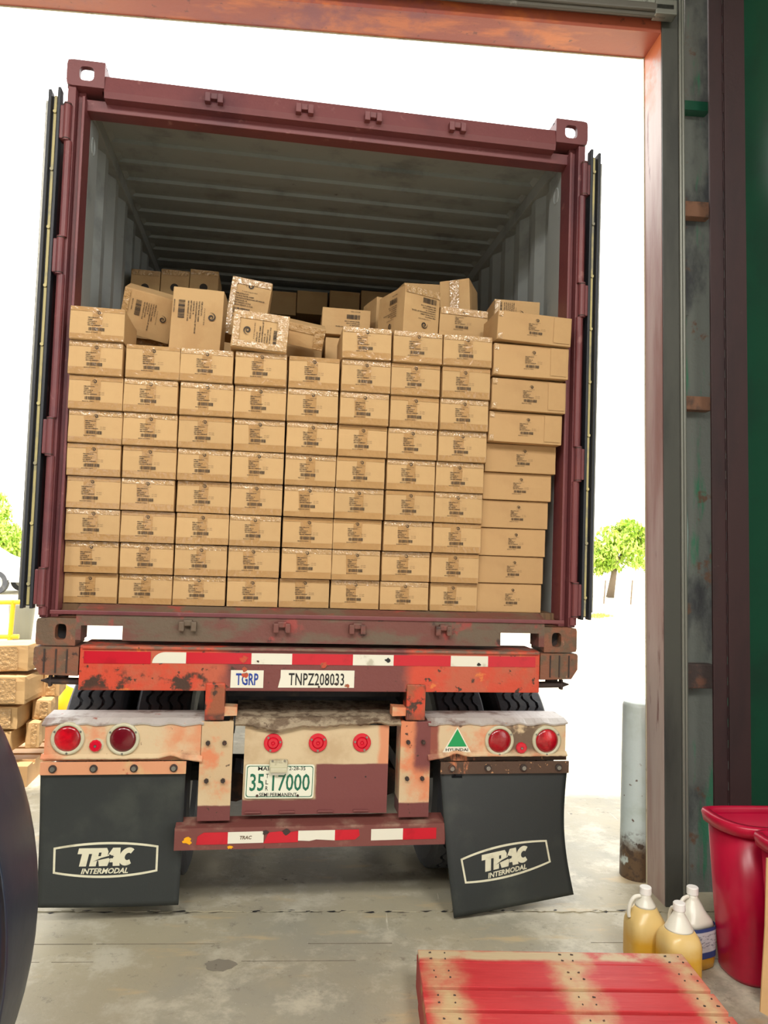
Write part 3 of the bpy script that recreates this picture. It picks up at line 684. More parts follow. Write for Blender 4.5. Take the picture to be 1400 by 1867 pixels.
def lamp(x, z, par, m, r=.069, ri=.053):
    bm = bmesh.new(); lathe(bm, [(0, r), (-.008, r), (-.012, r - .004), (-.012, ri + .002), (-.002, ri), (.0, ri)], (x, -.02, z), (0, 1, 0), 40); o = obj('tail_lamp', bm, 'bezel', par, True)
    bm = bmesh.new(); lathe(bm, [(0, ri + .001), (-.006, ri + .001), (-.011, ri * .8), (-.014, ri * .4), (-.0148, 0)], (x, -.022, z), (0, 1, 0), 40); obj('lens', bm, m, o, True)
    for k in range(3):
        t = R_(90 + 45 + k * 120 - 105); q = (x + (r + ri) / 2 * math.cos(t), z + (r + ri) / 2 * math.sin(t))
        obj('screw', CY((q[0], -.035, q[1]), (q[0], -.031, q[1]), .0045, seg=8), 'steel', o)
lamp(-1.060, .811, lbL, 'lens'); lamp(-.833, .808, lbL, 'lens_dark'); lamp(.843, .795, lbR, 'lens'); lamp(1.071, .794, lbR, 'lens')
def marker(x, z, par, r=.026, y=-.02, screws=False):
    bm = bmesh.new()
    if screws: prof = [(0, r), (-.008, r), (-.010, r * .94), (-.010, r * .64), (-.007, r * .60), (-.010, r * .56), (-.014, r * .5), (-.015, r * .22), (-.012, r * .17), (-.016, r * .1), (-.016, 0)]
    else: prof = [(0, r), (-.010, r), (-.016, r * .8), (-.016, r * .3), (-.013, r * .22), (-.013, 0)]
    lathe(bm, prof, (x, y, z), (0, 1, 0), 28 if screws else 10); o = obj('marker_lamp', bm, 'marker', par)
    if screws:
        for k in range(3):
            t = R_(30 + 120 * k + x * 100); q = (x + r * .8 * math.cos(t), z + r * .8 * math.sin(t)); obj('screw', CY((q[0], y - .016, q[1]), (q[0], y - .009, q[1]), .005, seg=8), 'steel', o)
    else: obj('screw', CY((x, y - .018, z), (x, y - .012, z), .005, seg=8), 'steel', o)
bm = bmesh.new(); lathe(bm, [(0, .027), (-.003, .027), (-.003, 0)], (-.938, -.02, .784), (0, 1, 0), 12); obj('marker_base', bm, 'bezel', lbL)
marker(-.945, .780, lbL); marker(.949, .762, lbR)
# triangle badge
bm = bmesh.new(); prism(bm, [(.576, -.0225, .743), (.709, -.0225, .743), (.643, -.0225, .857)], (0, .002, 0)); tb = obj('triangle_badge', bm, 'placard', lbR)
bm = bmesh.new(); prism(bm, [(.598, -.0240, .769), (.688, -.0240, .769), (.643, -.0240, .848)], (0, .0015, 0)); obj('green_triangle', bm, 'green_tri', tb)
bm = bmesh.new(); flat(bm, fit('HYUNDAI', .105, .0135, bold=.02), front(.6425, .7545, -.0236)); obj('lettering', bm, 'black_ink', tb)
# centre plate, curled tread plate above
bm = B(-.318, .329, .0, .008, .468, .86); cp = obj('centre_plate', bm, 'centreplate', tr)
for x in (-.193, .006, .205): marker(x, .784, cp, .041, 0, True)
n = 48; bm = bmesh.new(); rows = []; rn = random.Random(5)
for i in range(n + 1):
    t = i / n; x = -.362 + t * .742
    sag = -.030 * math.exp(-((t - .24) / .12) ** 2) - .010 * math.exp(-((t - .5) / .1) ** 2) + .012 * math.exp(-((t - .86) / .05) ** 2) + rn.uniform(-.003, .003)
    rows.append([bm.verts.new(p) for p in ((x, -.018, .862 + sag), (x, -.03, .872 + sag * .8), (x, .02, .893 + sag * .2), (x, .35, .91), (x, .35, .90), (x, 0, .868))])
for a, b in zip(rows, rows[1:]):
    for k in range(6): bm.faces.new((a[k], b[k], b[(k + 1) % 6], a[(k + 1) % 6]))
obj('tread_plate', bm, 'crust', tr)
for x in (-.27, -.12, .05, .21):   # pressed slots at the plate's foot
    bm = bmesh.new(); box(bm, x - .035, x + .035, -.012, .0, .478, .486, bev=.003); obj('pressed_lip', bm, 'centreplate', cp)
for x, z in ((.09, .628), (.228, .630)): obj('plate_hole', CY((x, -.001, z), (x, .002, z), .004, seg=8), 'under', cp)
# licence plate
bm = bmesh.new(); w, h, r = .152, .074, .012
pts = []
for cx, cz, a0 in ((w - r, h - r, 0), (-w + r, h - r, 90), (-w + r, -h + r, 180), (w - r, -h + r, 270)):
    for k in range(5): t = R_(a0 + k * 22.5); pts.append((cx + r * math.cos(t), cz + r * math.sin(t)))
LX, LZ, LR = -.157, .617, R_(-.6)
def lp(y): 
    return lambda a, b: (LX + a * math.cos(LR) - b * math.sin(LR), y, LZ + a * math.sin(LR) + b * math.cos(LR))
prism(bm, [lp(-.012)(a, b) for a, b in pts], (0, .003, 0)); lic = obj('licence_plate', bm, 'plate_white', cp)
bm = bmesh.new(); pin = [(a * (w - .006) / w, b * (h - .006) / h) for a, b in pts]; pin2 = [(a * (w - .009) / w, b * (h - .009) / h) for a, b in pts]
nn = len(pts); flat(bm, (pin + pin2, [(i, (i + 1) % nn, nn + (i + 1) % nn, nn + i) for i in range(nn)]), lp(-.0128)); obj('plate_border', bm, 'plate_green', lic)
bm = bmesh.new()
flat(bm, off(fit('35', .062, .076, bold=.012), -.100, -.004), lp(-.0128)); flat(bm, off(fit('17000', .166, .076, bold=.012), .050, -.004), lp(-.0128))
obj('plate_number', bm, 'plate_green', lic)
bm = bmesh.new()
for i, ch in enumerate('TLR'): flat(bm, off(fit(ch, .012, .019, bold=.01), -.056, .024 - i * .027), lp(-.0128))
flat(bm, off(fit('MAINE', .085, .017, bold=.015), -.055, .056), lp(-.0128)); flat(bm, off(fit('2-28-35', .072, .016, bold=.01), .075, .057), lp(-.0128))
flat(bm, off(fit('SEMI PERMANENT', .165, .017, bold=.015), -.005, -.058), lp(-.0128)); obj('plate_lettering', bm, 'black_ink', lic)
for x in (-.096, .082): p = lp(-.016)(x, -.062); obj('plate_bolt', CY(p, (p[0], p[1] + .005, p[2]), .006, seg=8), 'rustdark', lic)
bm = bmesh.new(); box(bm, -.205, -.125, -.03, 0, .675, .714, bev=.008); box(bm, -.203, -.127, -.044, -.012, .662, .684, bev=.006)
pll = obj('plate_lamp', bm, 'bezel', cp); 
for x in (-.192, -.139): obj('screw', CY((x, -.034, .712), (x, -.028, .712), .005, seg=8), 'steel', pll)
bm = bmesh.new(); prism(bm, [(-.20, -.040, .663), (-.13, -.040, .663), (-.14, -.032, .650), (-.19, -.032, .650)], (0, .012, 0)); obj('plate_lamp_lens', bm, 'jug_clear', pll)
# mud flap hangers and flaps
def hanger(x0, x1, m, z0, z1):
    o = obj('flap_hanger', B(x0, x1, .0, .05, z1 - .002, .735), 'under' if m is None else m, tr)
    s = obj('clamp_strip', B(x0 - .002, x1 + .002, -.028, -.018, z0, z1, bev=.002), m, o)
    for i in range(4):
        x = x0 + .05 + (x1 - x0 - .1) * i / 3; bm = bmesh.new(); cyl(bm, (x, -.034, (z0 + z1) / 2), (x, -.027, (z0 + z1) / 2), .0165, seg=16); b_ = obj('washer', bm, 'rustdark', o)
        obj('bolt', CY((x, -.042, (z0 + z1) / 2), (x, -.034, (z0 + z1) / 2), .010, seg=10), 'steel', b_)
    return o
hL = hanger(-1.163, -.565, 'flapstripL', .658, .712); hR = hanger(.570, 1.180, 'flapstripR', .645, .700)
def patch(c00, c10, c11, c01, bulge):
    """bilinear flap surface: u to the right, v upwards"""
    c = [Vector(p) for p in (c00, c10, c11, c01)]
    def fn(u, v):
        p = c[0] * (1 - u) * (1 - v) + c[1] * u * (1 - v) + c[2] * u * v + c[3] * (1 - u) * v
        return p + bulge(u, v)
    return fn
def flap(fn, par, logo_uv, w, h, rot, outline_cut=None):
    nu, nv = 24, 26; bm = bmesh.new(); F, K = [], []
    for j in range(nv + 1):
        rf, rk = [], []
        for i in range(nu + 1):
            p = fn(i / nu, j / nv); rf.append(bm.verts.new(p)); rk.append(bm.verts.new(p + Vector((0, .011, 0))))
        F.append(rf); K.append(rk)
    for j in range(nv):
        for i in range(nu):
            if outline_cut and outline_cut(i / nu, j / nv): continue
            bm.faces.new((F[j][i], F[j][i + 1], F[j + 1][i + 1], F[j + 1][i])); bm.faces.new((K[j][i], K[j + 1][i], K[j + 1][i + 1], K[j][i + 1]))
    for j in range(nv):
        bm.faces.new((F[j][0], F[j + 1][0], K[j + 1][0], K[j][0])); bm.faces.new((F[j][nu], K[j][nu], K[j + 1][nu], F[j + 1][nu]))
    for i in range(nu): bm.faces.new((F[0][i], K[0][i], K[0][i + 1], F[0][i + 1]))
    o = obj('mud_flap', bm, 'flap', par, True)
    for p in o.data.polygons: p.use_smooth = abs(p.normal.y) > .7
    # logo: w,h = flap size for aspect
    def put(dy):
        def g(a, b):
            c, s = math.cos(rot), math.sin(rot); x, y = a * c - b * s, a * s + b * c
            return fn(logo_uv[0] + x / w, logo_uv[1] + y / h) + Vector((0, dy, 0))
        return g
    LW, LH = .218, .075
    top = [(-LW + 2 * LW * i / 24, LH * (.72 + .28 * (1 - ((i / 12) - 1) ** 2))) for i in range(25)]
    bot = [(a * (1 + .0), -b) for a, b in top]; loop = top + bot[::-1]; k = 1
    inn = [(a * (1 - .009 / LW), b * (1 - .010 / LH)) for a, b in loop]; n = len(loop)
    bm = bmesh.new(); flat(bm, (loop + inn, [(i, (i + 1) % n, n + (i + 1) % n, n + i) for i in range(n)]), put(-.0015)); obj('logo_border', bm, 'flap_print', o)
    # heavy slanted TRAC
    bm = bmesh.new(); g = put(-.0015); sl = .22
    def poly(pts, faces, x0):
        flat(bm, ([(x0 + x * .066 + (y - .5) * .076 * sl, .012 + (y - .5) * .076) for x, y in pts], faces), g)
    X0 = -.122
    poly([(0, 1), (1, 1), (1, .68), (.72, .68), (.72, 0), (.28, 0), (.28, .68), (0, .68)], [(0, 7, 2, 1), (3, 6, 5, 4)], X0)
    R = [(0, 0), (.42, 0), (.42, .3), (.5, .3), (.62, 0), (1.1, 0), (.9, .38), (1, .55), (1, .8), (.85, 1), (0, 1), (.42, .55), (.58, .55), (.58, .75), (.42, .75)]
    poly(R, [(0, 1, 14, 10), (14, 13, 9, 10), (13, 8, 9), (13, 12, 7, 8), (11, 2, 6, 7, 12), (3, 4, 5, 6), (2, 3, 6)], X0 + .060)
    poly([(-.02, 0), (.42, 0), (.5, .2), (.72, .2), (.76, 0), (1.2, 0), (.98, 1), (.5, 1), (.62, .62), (.66, .42), (.5, .42)], [(0, 1, 10, 8, 7), (8, 9, 4, 5, 6, 7), (2, 3, 9, 10), (3, 4, 9)], X0 + .108)
    C = []
    for i in range(19):
        t = R_(50 + i * 260 / 18); C.append((.58 + .52 * math.cos(t), .5 + .5 * math.sin(t)))
    C2 = [(.62 + .20 * math.cos(R_(50 + i * 260 / 18)), .5 + .20 * math.sin(R_(50 + i * 260 / 18))) for i in range(19)]
    poly(C + C2, [(i, i + 1, 19 + i + 1, 19 + i) for i in range(18)], X0 + .172)
    obj('logo_letters', bm, 'flap_print', o)
    bm = bmesh.new(); g2 = put(-.0022)      # dark arrow through the letters
    flat(bm, ([(-.055, -.006), (-.02, .002), (.012, .008), (.012, .003), (.034, .013), (.012, .024), (.012, .017), (-.02, .009)], [(0, 1, 7), (1, 2, 6, 7), (3, 4, 5)]), g2); obj('logo_arrow', bm, 'flap', o)
    bm = bmesh.new(); flat(bm, off(fit('INTERMODAL', .197, .0235, bold=.03, shear=.3, space=1.0), -.005, -.046), g); obj('logo_wordmark', bm, 'flap_print', o)
    return o
Lb = lambda u, v: Vector((0, .012 * math.sin(math.pi * v), -.004 * math.sin(math.pi * u) * (1 - v)))
fL = patch(at(66, 1655, .01), at(325, 1650, .03), (-.566, -.012, .665), (-1.166, -.012, .665), Lb); flap(fL, hL, (.468, .345), .595, .57, R_(.5))
Rb = lambda u, v: Vector((.022 * math.sin(math.pi * v) * (1 - u) * -.4 - .03 * math.sin(math.pi * v) * u, -.02 * math.sin(math.pi * v) * (1 - u), 0))
fR = patch(at(828, 1674, -.05), at(1046, 1631, .0), (1.181, -.010, .650), (.572, -.010, .646), Rb)
flap(fR, hR, (.480, .345), .59, .61, R_(4.5), lambda u, v: v > .955 and .05 < u < .13)
# frame rails, axles, suspension
bm = bmesh.new()
for x in (-.5, .41): box(bm, x, x + .09, .1, 12, .92, 1.16)
for y in (.2, .55, 1.2, 1.9, 3, 4.5, 6): box(bm, -.5, .5, y, y + .08, .95, 1.14)
obj('frame_rail', bm, 'under', tr)
bm = bmesh.new(); box(bm, -.48, .48, .32, .42, .86, 1.0); obj('rear_crossmember', bm, 'under', tr)
AX = (.62, 1.88); TR_ = .505
bm = bmesh.new()
for y in AX: cyl(bm, (-.95, y, TR_), (.95, y, TR_), .065, seg=16)
for x in (-.45, .45):
    for y in AX: box(bm, x - .05, x + .05, y - .45, y + .45, .60, .67); box(bm, x - .06, x + .06, y - .08, y + .08, .54, .70)
    box(bm, x - .05, x + .05, 1.15, 1.35, .55, .93)
obj('axle', bm, 'under', tr)
for x, z in ((-.36, .5), (.37, .52)): obj('brake_chamber', CY((x, .30, z), (x, .55, z), .07, seg=14), 'rustdark', tr)
# tyres with zig-zag grooves
def tyre_mesh(Rt, wd, seg=120, ri=.285):
    bm = bmesh.new(); hw = wd / 2; prof = []
    # (offset across, radius, zigzag?)
    prof += [(-hw * .72, ri, 0), (-hw * .95, ri + .04, 0), (-hw * 1.08, ri + .10, 0), (-hw * 1.02, Rt - .045, 0), (-hw * .93, Rt - .012, 0)]
    gx = (-.56, -.19, .19, .56)
    prof.append((-hw * .86, Rt - .003, 0))
    for g in gx:
        prof += [((g - .055) * hw, Rt, 1), ((g - .035) * hw, Rt - .014, 1), ((g + .035) * hw, Rt - .014, 1), ((g + .055) * hw, Rt, 1)]
    prof.append((hw * .86, Rt - .003, 0))
    prof += [(hw * .93, Rt - .012, 0), (hw * 1.02, Rt - .045, 0), (hw * 1.08, ri + .10, 0), (hw * .95, ri + .04, 0), (hw * .72, ri, 0)]
    rings = []
    for i in range(seg):
        t = 2 * math.pi * i / seg; zz = .009 * (1 if (i // 2) % 2 else -1)
        rings.append([bm.verts.new((a + (zz if z else 0), r * math.cos(t), r * math.sin(t))) for a, r, z in prof])
    for i in range(seg):
        a, b = rings[i], rings[(i + 1) % seg]
        for k in range(len(prof) - 1): bm.faces.new((a[k], a[k + 1], b[k + 1], b[k]))
    return mesh(bm, 'tyre', 'tyre')
tm = tyre_mesh(TR_, .262)
bm = bmesh.new(); lathe(bm, [(-.10, .285), (-.09, .255), (-.02, .24), (.0, .16), (.03, .14), (.03, 0)], (0, 0, 0), (1, 0, 0), 32); lathe(bm, [(-.10, .285), (.10, .285)], (0, 0, 0), (1, 0, 0), 32); rm = mesh(bm, 'rim', 'rim', True)
for y in AX:
    for x in (-1.02, -.705, .735, 1.055):
        o = bpy.data.objects.new('tyre', tm); link(o, tr); o.location = Vector((x, y, TR_)) - tr.location; o.rotation_euler = (random.random() * 6, 0, 0)
        r = bpy.data.objects.new('rim', rm); link(r, o); r.rotation_euler = (0, 0, math.pi if x < 0 else 0)

# =================================================================== CARTONS
CW, CH, CD = .2365, .1435, .33
def carton_mesh(w, d, h, seed, mat, dent=.002):
    bm = bmesh.new(); bmesh.ops.create_cube(bm, size=1); 
    bmesh.ops.subdivide_edges(bm, edges=bm.edges[:], cuts=5, use_grid_fill=True)
    rn = random.Random(seed)
    for v in bm.verts:
        x, y, z = v.co; p = Vector((x * w, y * d, (z + .5) * h))
        nz = noise.noise_vector(Vector((x * 2.2 + seed * 5.1, y * 2.2, z * 2.2))) * dent
        k = sum(abs(abs(c) - .5) < 1e-4 for c in (x, y, z))
        if k == 1: nz += Vector((x, y, z)).normalized() * dent * .6
        v.co = p + nz * (1 if k == 1 else .55)
    es = [e for e in bm.edges if len(e.link_faces) == 2 and e.calc_face_angle() > .9]
    bmesh.ops.bevel(bm, geom=es, offset=.0028, segments=2, profile=.5, affect='EDGES')
    return mesh(bm, 'carton', mat, False)
def crinkle(bm, w0, w1, h0, h1, y, amp, nx, nz, seed, skew=0.0):
    """wrinkled strip in the plane y facing -y"""
    g = []
    for j in range(nz + 1):
        row = []
        for i in range(nx + 1):
            x = w0 + (w1 - w0) * i / nx + skew * (j / nz - .5); z = h0 + (h1 - h0) * j / nz
            nv = noise.noise(Vector((x * 45 + seed * 9, z * 45, seed))) + .5 * noise.noise(Vector((x * 110, z * 110 + seed * 3, seed)))
            row.append(bm.verts.new((x, y - amp * (1 + nv), z)))
        g.append(row)
    for j in range(nz):
        for i in range(nx): bm.faces.new((g[j][i], g[j][i + 1], g[j + 1][i + 1], g[j + 1][i]))
NV = 6
end_mesh = [carton_mesh(CW - .003, CD, CH - .002, 10 + i, 'card') for i in range(NV)]
side_mesh = [carton_mesh(.333, CW, CH - .0015, 30 + i, 'card_side', .0014) for i in range(3)]
tapeV, tapeT, tapeB = [], [], []
for i in range(NV):
    rn = random.Random(50 + i); y = -CD / 2 - .0022
    bm = bmesh.new(); x = -.012 + rn.uniform(-.012, .012); wd = rn.uniform(.042, .052)
    crinkle(bm, x - wd / 2, x + wd / 2, .004, CH - .004, y, .0006, 8, 20, i, rn.uniform(-.012, .012)); tapeV.append(mesh(bm, 'tape', 'tape', True))
    bm = bmesh.new(); hh = rn.uniform(.016, .026); crinkle(bm, -CW / 2 + .004, CW / 2 - .004, CH - hh, CH - .002, y - .0002, .0011 if i % 2 else .0005, 44, 6, i + 11); tapeT.append(mesh(bm, 'edge_tape', 'film' if i % 2 else 'tape', True))
    bm = bmesh.new(); hh = rn.uniform(.022, .032); crinkle(bm, -CW / 2 + .004, CW / 2 - .004, .002, hh, y - .0002, .0007, 36, 6, i + 23); tapeB.append(mesh(bm, 'edge_tape', 'tape', True))
# printing
LINES = ['ITEM: AVTR-27-1PC', '100 PIECE TRAVEL GAMES', 'CORPORATE & INTERNATIONAL GIFT VENDORS', 'CASE PACK: 18', 'NET WEIGHT: 2.5 KGS', 'GROSS WEIGHT: 3.1 KGS']
def small_print():
    bm = bmesh.new(); y = -CD / 2 - .0042; g = front(.0, 0, y)
    x0 = -.042; top = CH
    flat(bm, off(swirl(.0095), -.002, top - .034), g)
    flat(bm, off(fit('PORTERHINE', .026, .0022, res=1), -.002, top - .0455), g)
    for k, (s, wd) in enumerate((('ITEM: AVTR-27-1PC', .040), ('GAMES', .018), ('CASE PACK: 18', .034), ('NET WEIGHT:', .030), ('GROSS WEIGHT', .050))):
        flat(bm, off(fit(s, wd, .0040, res=1, bold=.04), x0 + wd / 2, top - .053 - k * .0072), g)
    for k in range(2):
        flat(bm, off(fit('2.5', .007, .0034, res=1), x0 + .060, top - .0746 - k * .0072), g); flat(bm, off(fit('KGS', .009, .0034, res=1), x0 + .072, top - .0746 - k * .0072), g)
    flat(bm, off(barcode(.058, .0125, 3), x0 + .034, top - .0965), g)
    flat(bm, off(fit('MADE IN CHINA', .044, .0032, res=1, bold=.02), x0 + .018, top - .109), g)
    return mesh(bm, 'print', 'print_ink')
sp = small_print()
def big_print():
    """printing for a large face, centred, text upright, about .155 wide"""
    bm = bmesh.new(); g = lambda a, b: (a, 0, b)
    flat(bm, off(swirl(.023), -.004, .062), g); flat(bm, off(fit('PORTERHINE', .078, .0052, res=1, bold=.03, space=1.8), -.004, .029), g)
    for k, (s, wd) in enumerate(zip(LINES, (.068, .098, .155, .064, .086, .098))):
        flat(bm, off(fit(s, wd, .0072, res=1, bold=.03), -.075 + wd / 2, .015 - k * .0125), g)
    flat(bm, off(barcode(.086, .030, 5), -.032, -.078), g); flat(bm, off(fit('MADE IN CHINA', .062, .006, res=1, bold=.03), -.044, -.112), g)
    return mesh(bm, 'print', 'print_ink')
bp = big_print()
ORD = ['', 'first', 'second', 'third', 'fourth', 'fifth', 'sixth', 'seventh', 'eighth', 'ninth', 'tenth']
def add(me, name, parent, loc=(0, 0, 0), rot=(0, 0, 0)):
    o = bpy.data.objects.new(name, me); link(o, parent); o.location = loc; o.rotation_euler = rot; return o
def yfront(z): return .1 - .125 * (z - 1.37)
XB = [-1.141, -.906, -.668, -.430, -.193, .044, .277, .514, .752]
ZROW = [1.376, 1.5115, 1.6530, 1.7955, 1.9385, 2.0815, 2.2265, 2.3745, 2.5225, 2.6685]
NROW = [9, 8, 8, 8, 8, 9, 9, 9]
rn = random.Random(3)
for c in range(8):
    for r in range(NROW[c]):
        k = rn.randrange(NV); z0, z1 = ZROW[r], ZROW[r + 1]; x0, x1 = XB[c], XB[c + 1]
        w = (x1 - x0) - rn.uniform(.003, .006); h = z1 - z0 - .0015
        o = bpy.data.objects.new('carton', end_mesh[k]); COL.objects.link(o)
        o.scale = (w / CW, 1, h / CH)
        o.location = ((x0 + x1) / 2 + rn.uniform(-.002, .002), yfront((z0 + z1) / 2) + CD / 2 + rn.uniform(-.007, .005), z0 + .0007)
        o.rotation_euler = (0, R_(rn.uniform(-.25, .25)), R_(rn.uniform(-.8, .8)))
        tag(o, f'taped brown carton, {ORD[c + 1]} from the left, {ORD[r + 1]} row up in the front wall', 'carton', 'cartons of the front wall')
        add(tapeV[rn.randrange(NV)], 'tape', o); add(tapeT[rn.randrange(NV)], 'edge_tape', o); add(tapeB[rn.randrange(NV)], 'edge_tape', o)
        q = add(sp, 'print', o, (rn.uniform(-.004, .008), 0, rn.uniform(-.003, .003) - .006)); q.scale = (1.16, 1, 1.14)
# right-hand column: cartons turned long side out
Z9 = [1.376, 1.516, 1.648, 1.783, 1.917, 2.049, 2.186, 2.334, 2.492, 2.648, 2.790]
X9 = [(.752, 1.077), (.752, 1.080), (.752, 1.084), (.754, 1.090), (.756, 1.098), (.756, 1.110), (.757, 1.116), (.757, 1.122), (.757, 1.122), (.758, 1.120)]
Y9 = [.11, .10, .09, .08, .065, .045, -.01, -.035, -.06, -.085]
for r in range(10):
    x0, x1 = X9[r]; h = Z9[r + 1] - Z9[r] - (.001 if r < 6 else .004)
    o = bpy.data.objects.new('carton', side_mesh[r % 3]); COL.objects.link(o)
    o.scale = ((x1 - x0) / .333, 1, min(h, .150) / CH); o.location = ((x0 + x1) / 2, Y9[r] + CW / 2, Z9[r] + .0005)
    o.rotation_euler = (0, R_((0, 0, 0, 0, 0, 0, .6, .4, .5, 2.0)[r]), R_((0, .3, -.3, .2, 0, .4, -.4, .5, -.5, .8)[r]))
    tag(o, f'plain brown carton turned long side out, {ORD[r + 1]} up in the rightmost column', 'carton', 'cartons of the front wall')
    add(sp, 'print', o, (.02 if r < 6 else .012, CD / 2 - CW / 2 - .0005, 0))
    if r > 5:   # folded flap edge pressed into the board
        bm = bmesh.new(); crinkle(bm, .085, .158, .012, CH - .006, -CW / 2 - .0025, .0012, 6, 10, r); add(mesh(bm, 'flap', 'card_side', True), 'flap', o)
    if r in (6, 7, 8, 9):
        for z_ in (.004, CH - .03): bm = bmesh.new(); crinkle(bm, -.164, -.146, z_, z_ + .026, -CW / 2 - .003, .0012, 8, 8, r); add(mesh(bm, 'corner_tape', 'film', True), 'corner_tape', o)

# loose cartons on top of the wall
def loose(px, py, Y, w, d, h, rot, label, print_rot=None, face='front', seed=0, film='top', pscale=1.0, poff=(0, 0), side_print=False, dent=.003, tapeside=False):
    """centre of the FRONT face seen at (px, py) with that face's centre at depth Y"""
    o = bpy.data.objects.new('carton', carton_mesh(w, d, h, 100 + seed, 'card', dent)); COL.objects.link(o)
    Rm = (Matrix.Rotation(R_(rot[2]), 3, 'Z') @ Matrix.Rotation(R_(rot[0]), 3, 'X') @ Matrix.Rotation(R_(rot[1]), 3, 'Y'))
    c = at(px, py, Y) - Rm @ Vector((0, -d / 2, h / 2)); o.location = c; o.rotation_euler = Rm.to_euler()
    tag(o, label, 'carton', 'loose cartons on top of the load')
    yf = -d / 2 - .004 - dent * .6
    if print_rot is not None:
        q = add(bp, 'print', o, (poff[0], yf, h / 2 + poff[1]), (0, R_(print_rot), 0)); q.scale = (pscale, 1, pscale)
    bm = bmesh.new()
    if 't' in film: crinkle(bm, -w / 2 + .004, w / 2 - .004, h - .035, h - .002, yf + .001, .002, 40, 8, seed)
    if 'r' in film: crinkle(bm, w / 2 - .05, w / 2 - .002, .004, h - .004, yf + .001, .003, 14, 30, seed + 1)
    if 'l' in film: crinkle(bm, -w / 2 + .002, -w / 2 + .03, .004, h - .004, yf + .001, .0025, 10, 30, seed + 2)
    if 'b' in film: crinkle(bm, -w / 2 + .004, w / 2 - .004, .002, .03, yf + .001, .002, 40, 8, seed + 3)
    if 'c' in film: crinkle(bm, -.025, .025, .004, h - .004, yf + .001, .0025, 12, 30, seed + 4)
    if len(bm.verts): add(mesh(bm, 'edge_tape', 'film', True), 'edge_tape', o)
    else: bm.free()
    if side_print: 
        q = add(bp, 'print', o, (-w / 2 - .005, 0, h / 2), (0, R_(side_print), R_(-90))); q.scale = (.85, 1, .85)
    return o
loose(268, 576, .31, .245, .14, .215, (26, 12, 0), 'tilted carton with sideways print leaning left beside a tall upright carton', 90, seed=1, film='l', pscale=.86, poff=(.02, 0))
loose(284, 646, .44, .235, .33, .143, (0, 3, 0), 'carton wedged beneath the tilted carton at the upper left', None, seed=2, film='t')
loose(358, 590, .16, .2365, .15, .333, (0, 2, -3), 'upright carton standing on end with sideways spiral logo, tallest at left', 90, seed=3, film='', pscale=1.0, poff=(.005, .03))
loose(452, 562, .46, .205, .14, .31, (-4, 7, 0), 'narrow upright carton with spiral logo at its top behind a crumpled carton', 0, seed=4, film='tl', pscale=.98, poff=(.0, .055))
loose(475, 604, -.07, .246, .21, .166, (0, 3.5, 2), 'crumpled film-wrapped carton with sideways spiral logo perched on the wall', -90, seed=5, film='rltb', pscale=.92, dent=.006)
loose(544, 611, .16, .25, .13, .105, (24, 8, 0), 'blank tilted carton with a taped seam right of the crumpled carton', None, seed=6, film='tr', dent=.003)
loose(545, 632, .42, .235, .3, .12, (0, 3, 0), 'dark shadowed carton under the blank tilted carton', None, seed=7, film='')
loose(631, 587, .42, .25, .2, .139, (0, 1, -2), 'carton with upside-down barcode behind the middle of the wall', 180, seed=8, film='', pscale=.8, poff=(.01, -.035))
loose(634, 642, .44, .235, .3, .143, (0, 0, 0), 'carton under the one with the upside-down barcode', None, seed=9, film='')
loose(709, 578, .54, .15, .2, .20, (0, 1, 14), 'blank carton half hidden behind the upside-down printed corner carton', None, seed=10, film='r')
loose(769, 572, .16, .20, .27, .25, (0, 2, 20), 'corner-on carton with upside-down print and spiral logo at its foot', 180, seed=11, film='t', pscale=.88, poff=(.01, .0), side_print=180)
loose(775, 565, .72, .235, .2, .30, (0, -5, 10), 'carton peeking out behind the corner-on printed carton', None, seed=12, film='')
loose(829, 548, .52, .165, .24, .23, (0, -3, -26), 'carton with a crinkled tape strip standing highest at the right', None, seed=13, film='c')
L_back = loose(845, 589, .20, .245, .33, .143, (0, 2, 0), 'taped carton set back between the wall top and the rightmost column', None, seed=14, film='t')
add(sp, 'print', L_back, (.0, -.002, -.004)).scale = (1.1, 1, 1.1)
loose(942, 574, .30, .24, .2, .15, (0, 1, -4), 'carton peeking over the top of the rightmost column', 90, seed=15, film='l', pscale=.8, poff=(-.03, .0))
# dark row further in
for i, (px, w) in enumerate(((264, .172), (318, .168), (371, .172))):
    o = loose(px, 527, 1.28, w, .3, .235, (0, 1, 0), f'shadowed carton with round logo deep inside at left, {ORD[i + 1]} of three', None, seed=20 + i, film='t', dent=.002)
    bm = bmesh.new(); flat(bm, circle2(.024, 20), front(0, .125, -.157)); add(mesh(bm, 'logo', 'print_ink'), 'logo', o)
for i, px in enumerate((512, 569, 628, 685)):
    loose(px, 552, 2.42, .235, .33, .18, (0, 0, 0), f'shadowed carton far inside the container, {ORD[i + 1]} from left in the back row', None, seed=24 + i, film='', dent=.002)
# the rest of the load behind the front wall
bm = bmesh.new(); rn = random.Random(9)
def fillcol(x0, x1, y0, y1, zt):
    z = 1.377
    while z + .14 <= zt + .002:
        box(bm, x0 + .003, x1 - .003, y0 + rn.uniform(0, .01), y1 - .006, z, z + .1405); z += .1425
ZT_ = {0: 2.52, 1: 3.0, 2: 3.0}
y = .47
for row in range(8):
    zt = 2.38 if row == 0 else 2.5 if row < 3 else 3.05 if row < 5 else 3.3
    for c in range(9):
        x0 = -1.15 + c * .2545; fillcol(x0, x0 + .2545, y, y + .335, zt if not (row == 2 and c < 3) else 3.04)
    y += .338
o = obj('cargo_load', bm, 'card_side', None); tag(o, 'rest of the brown cartons filling the container behind the front wall', 'cartons', kind='stuff')

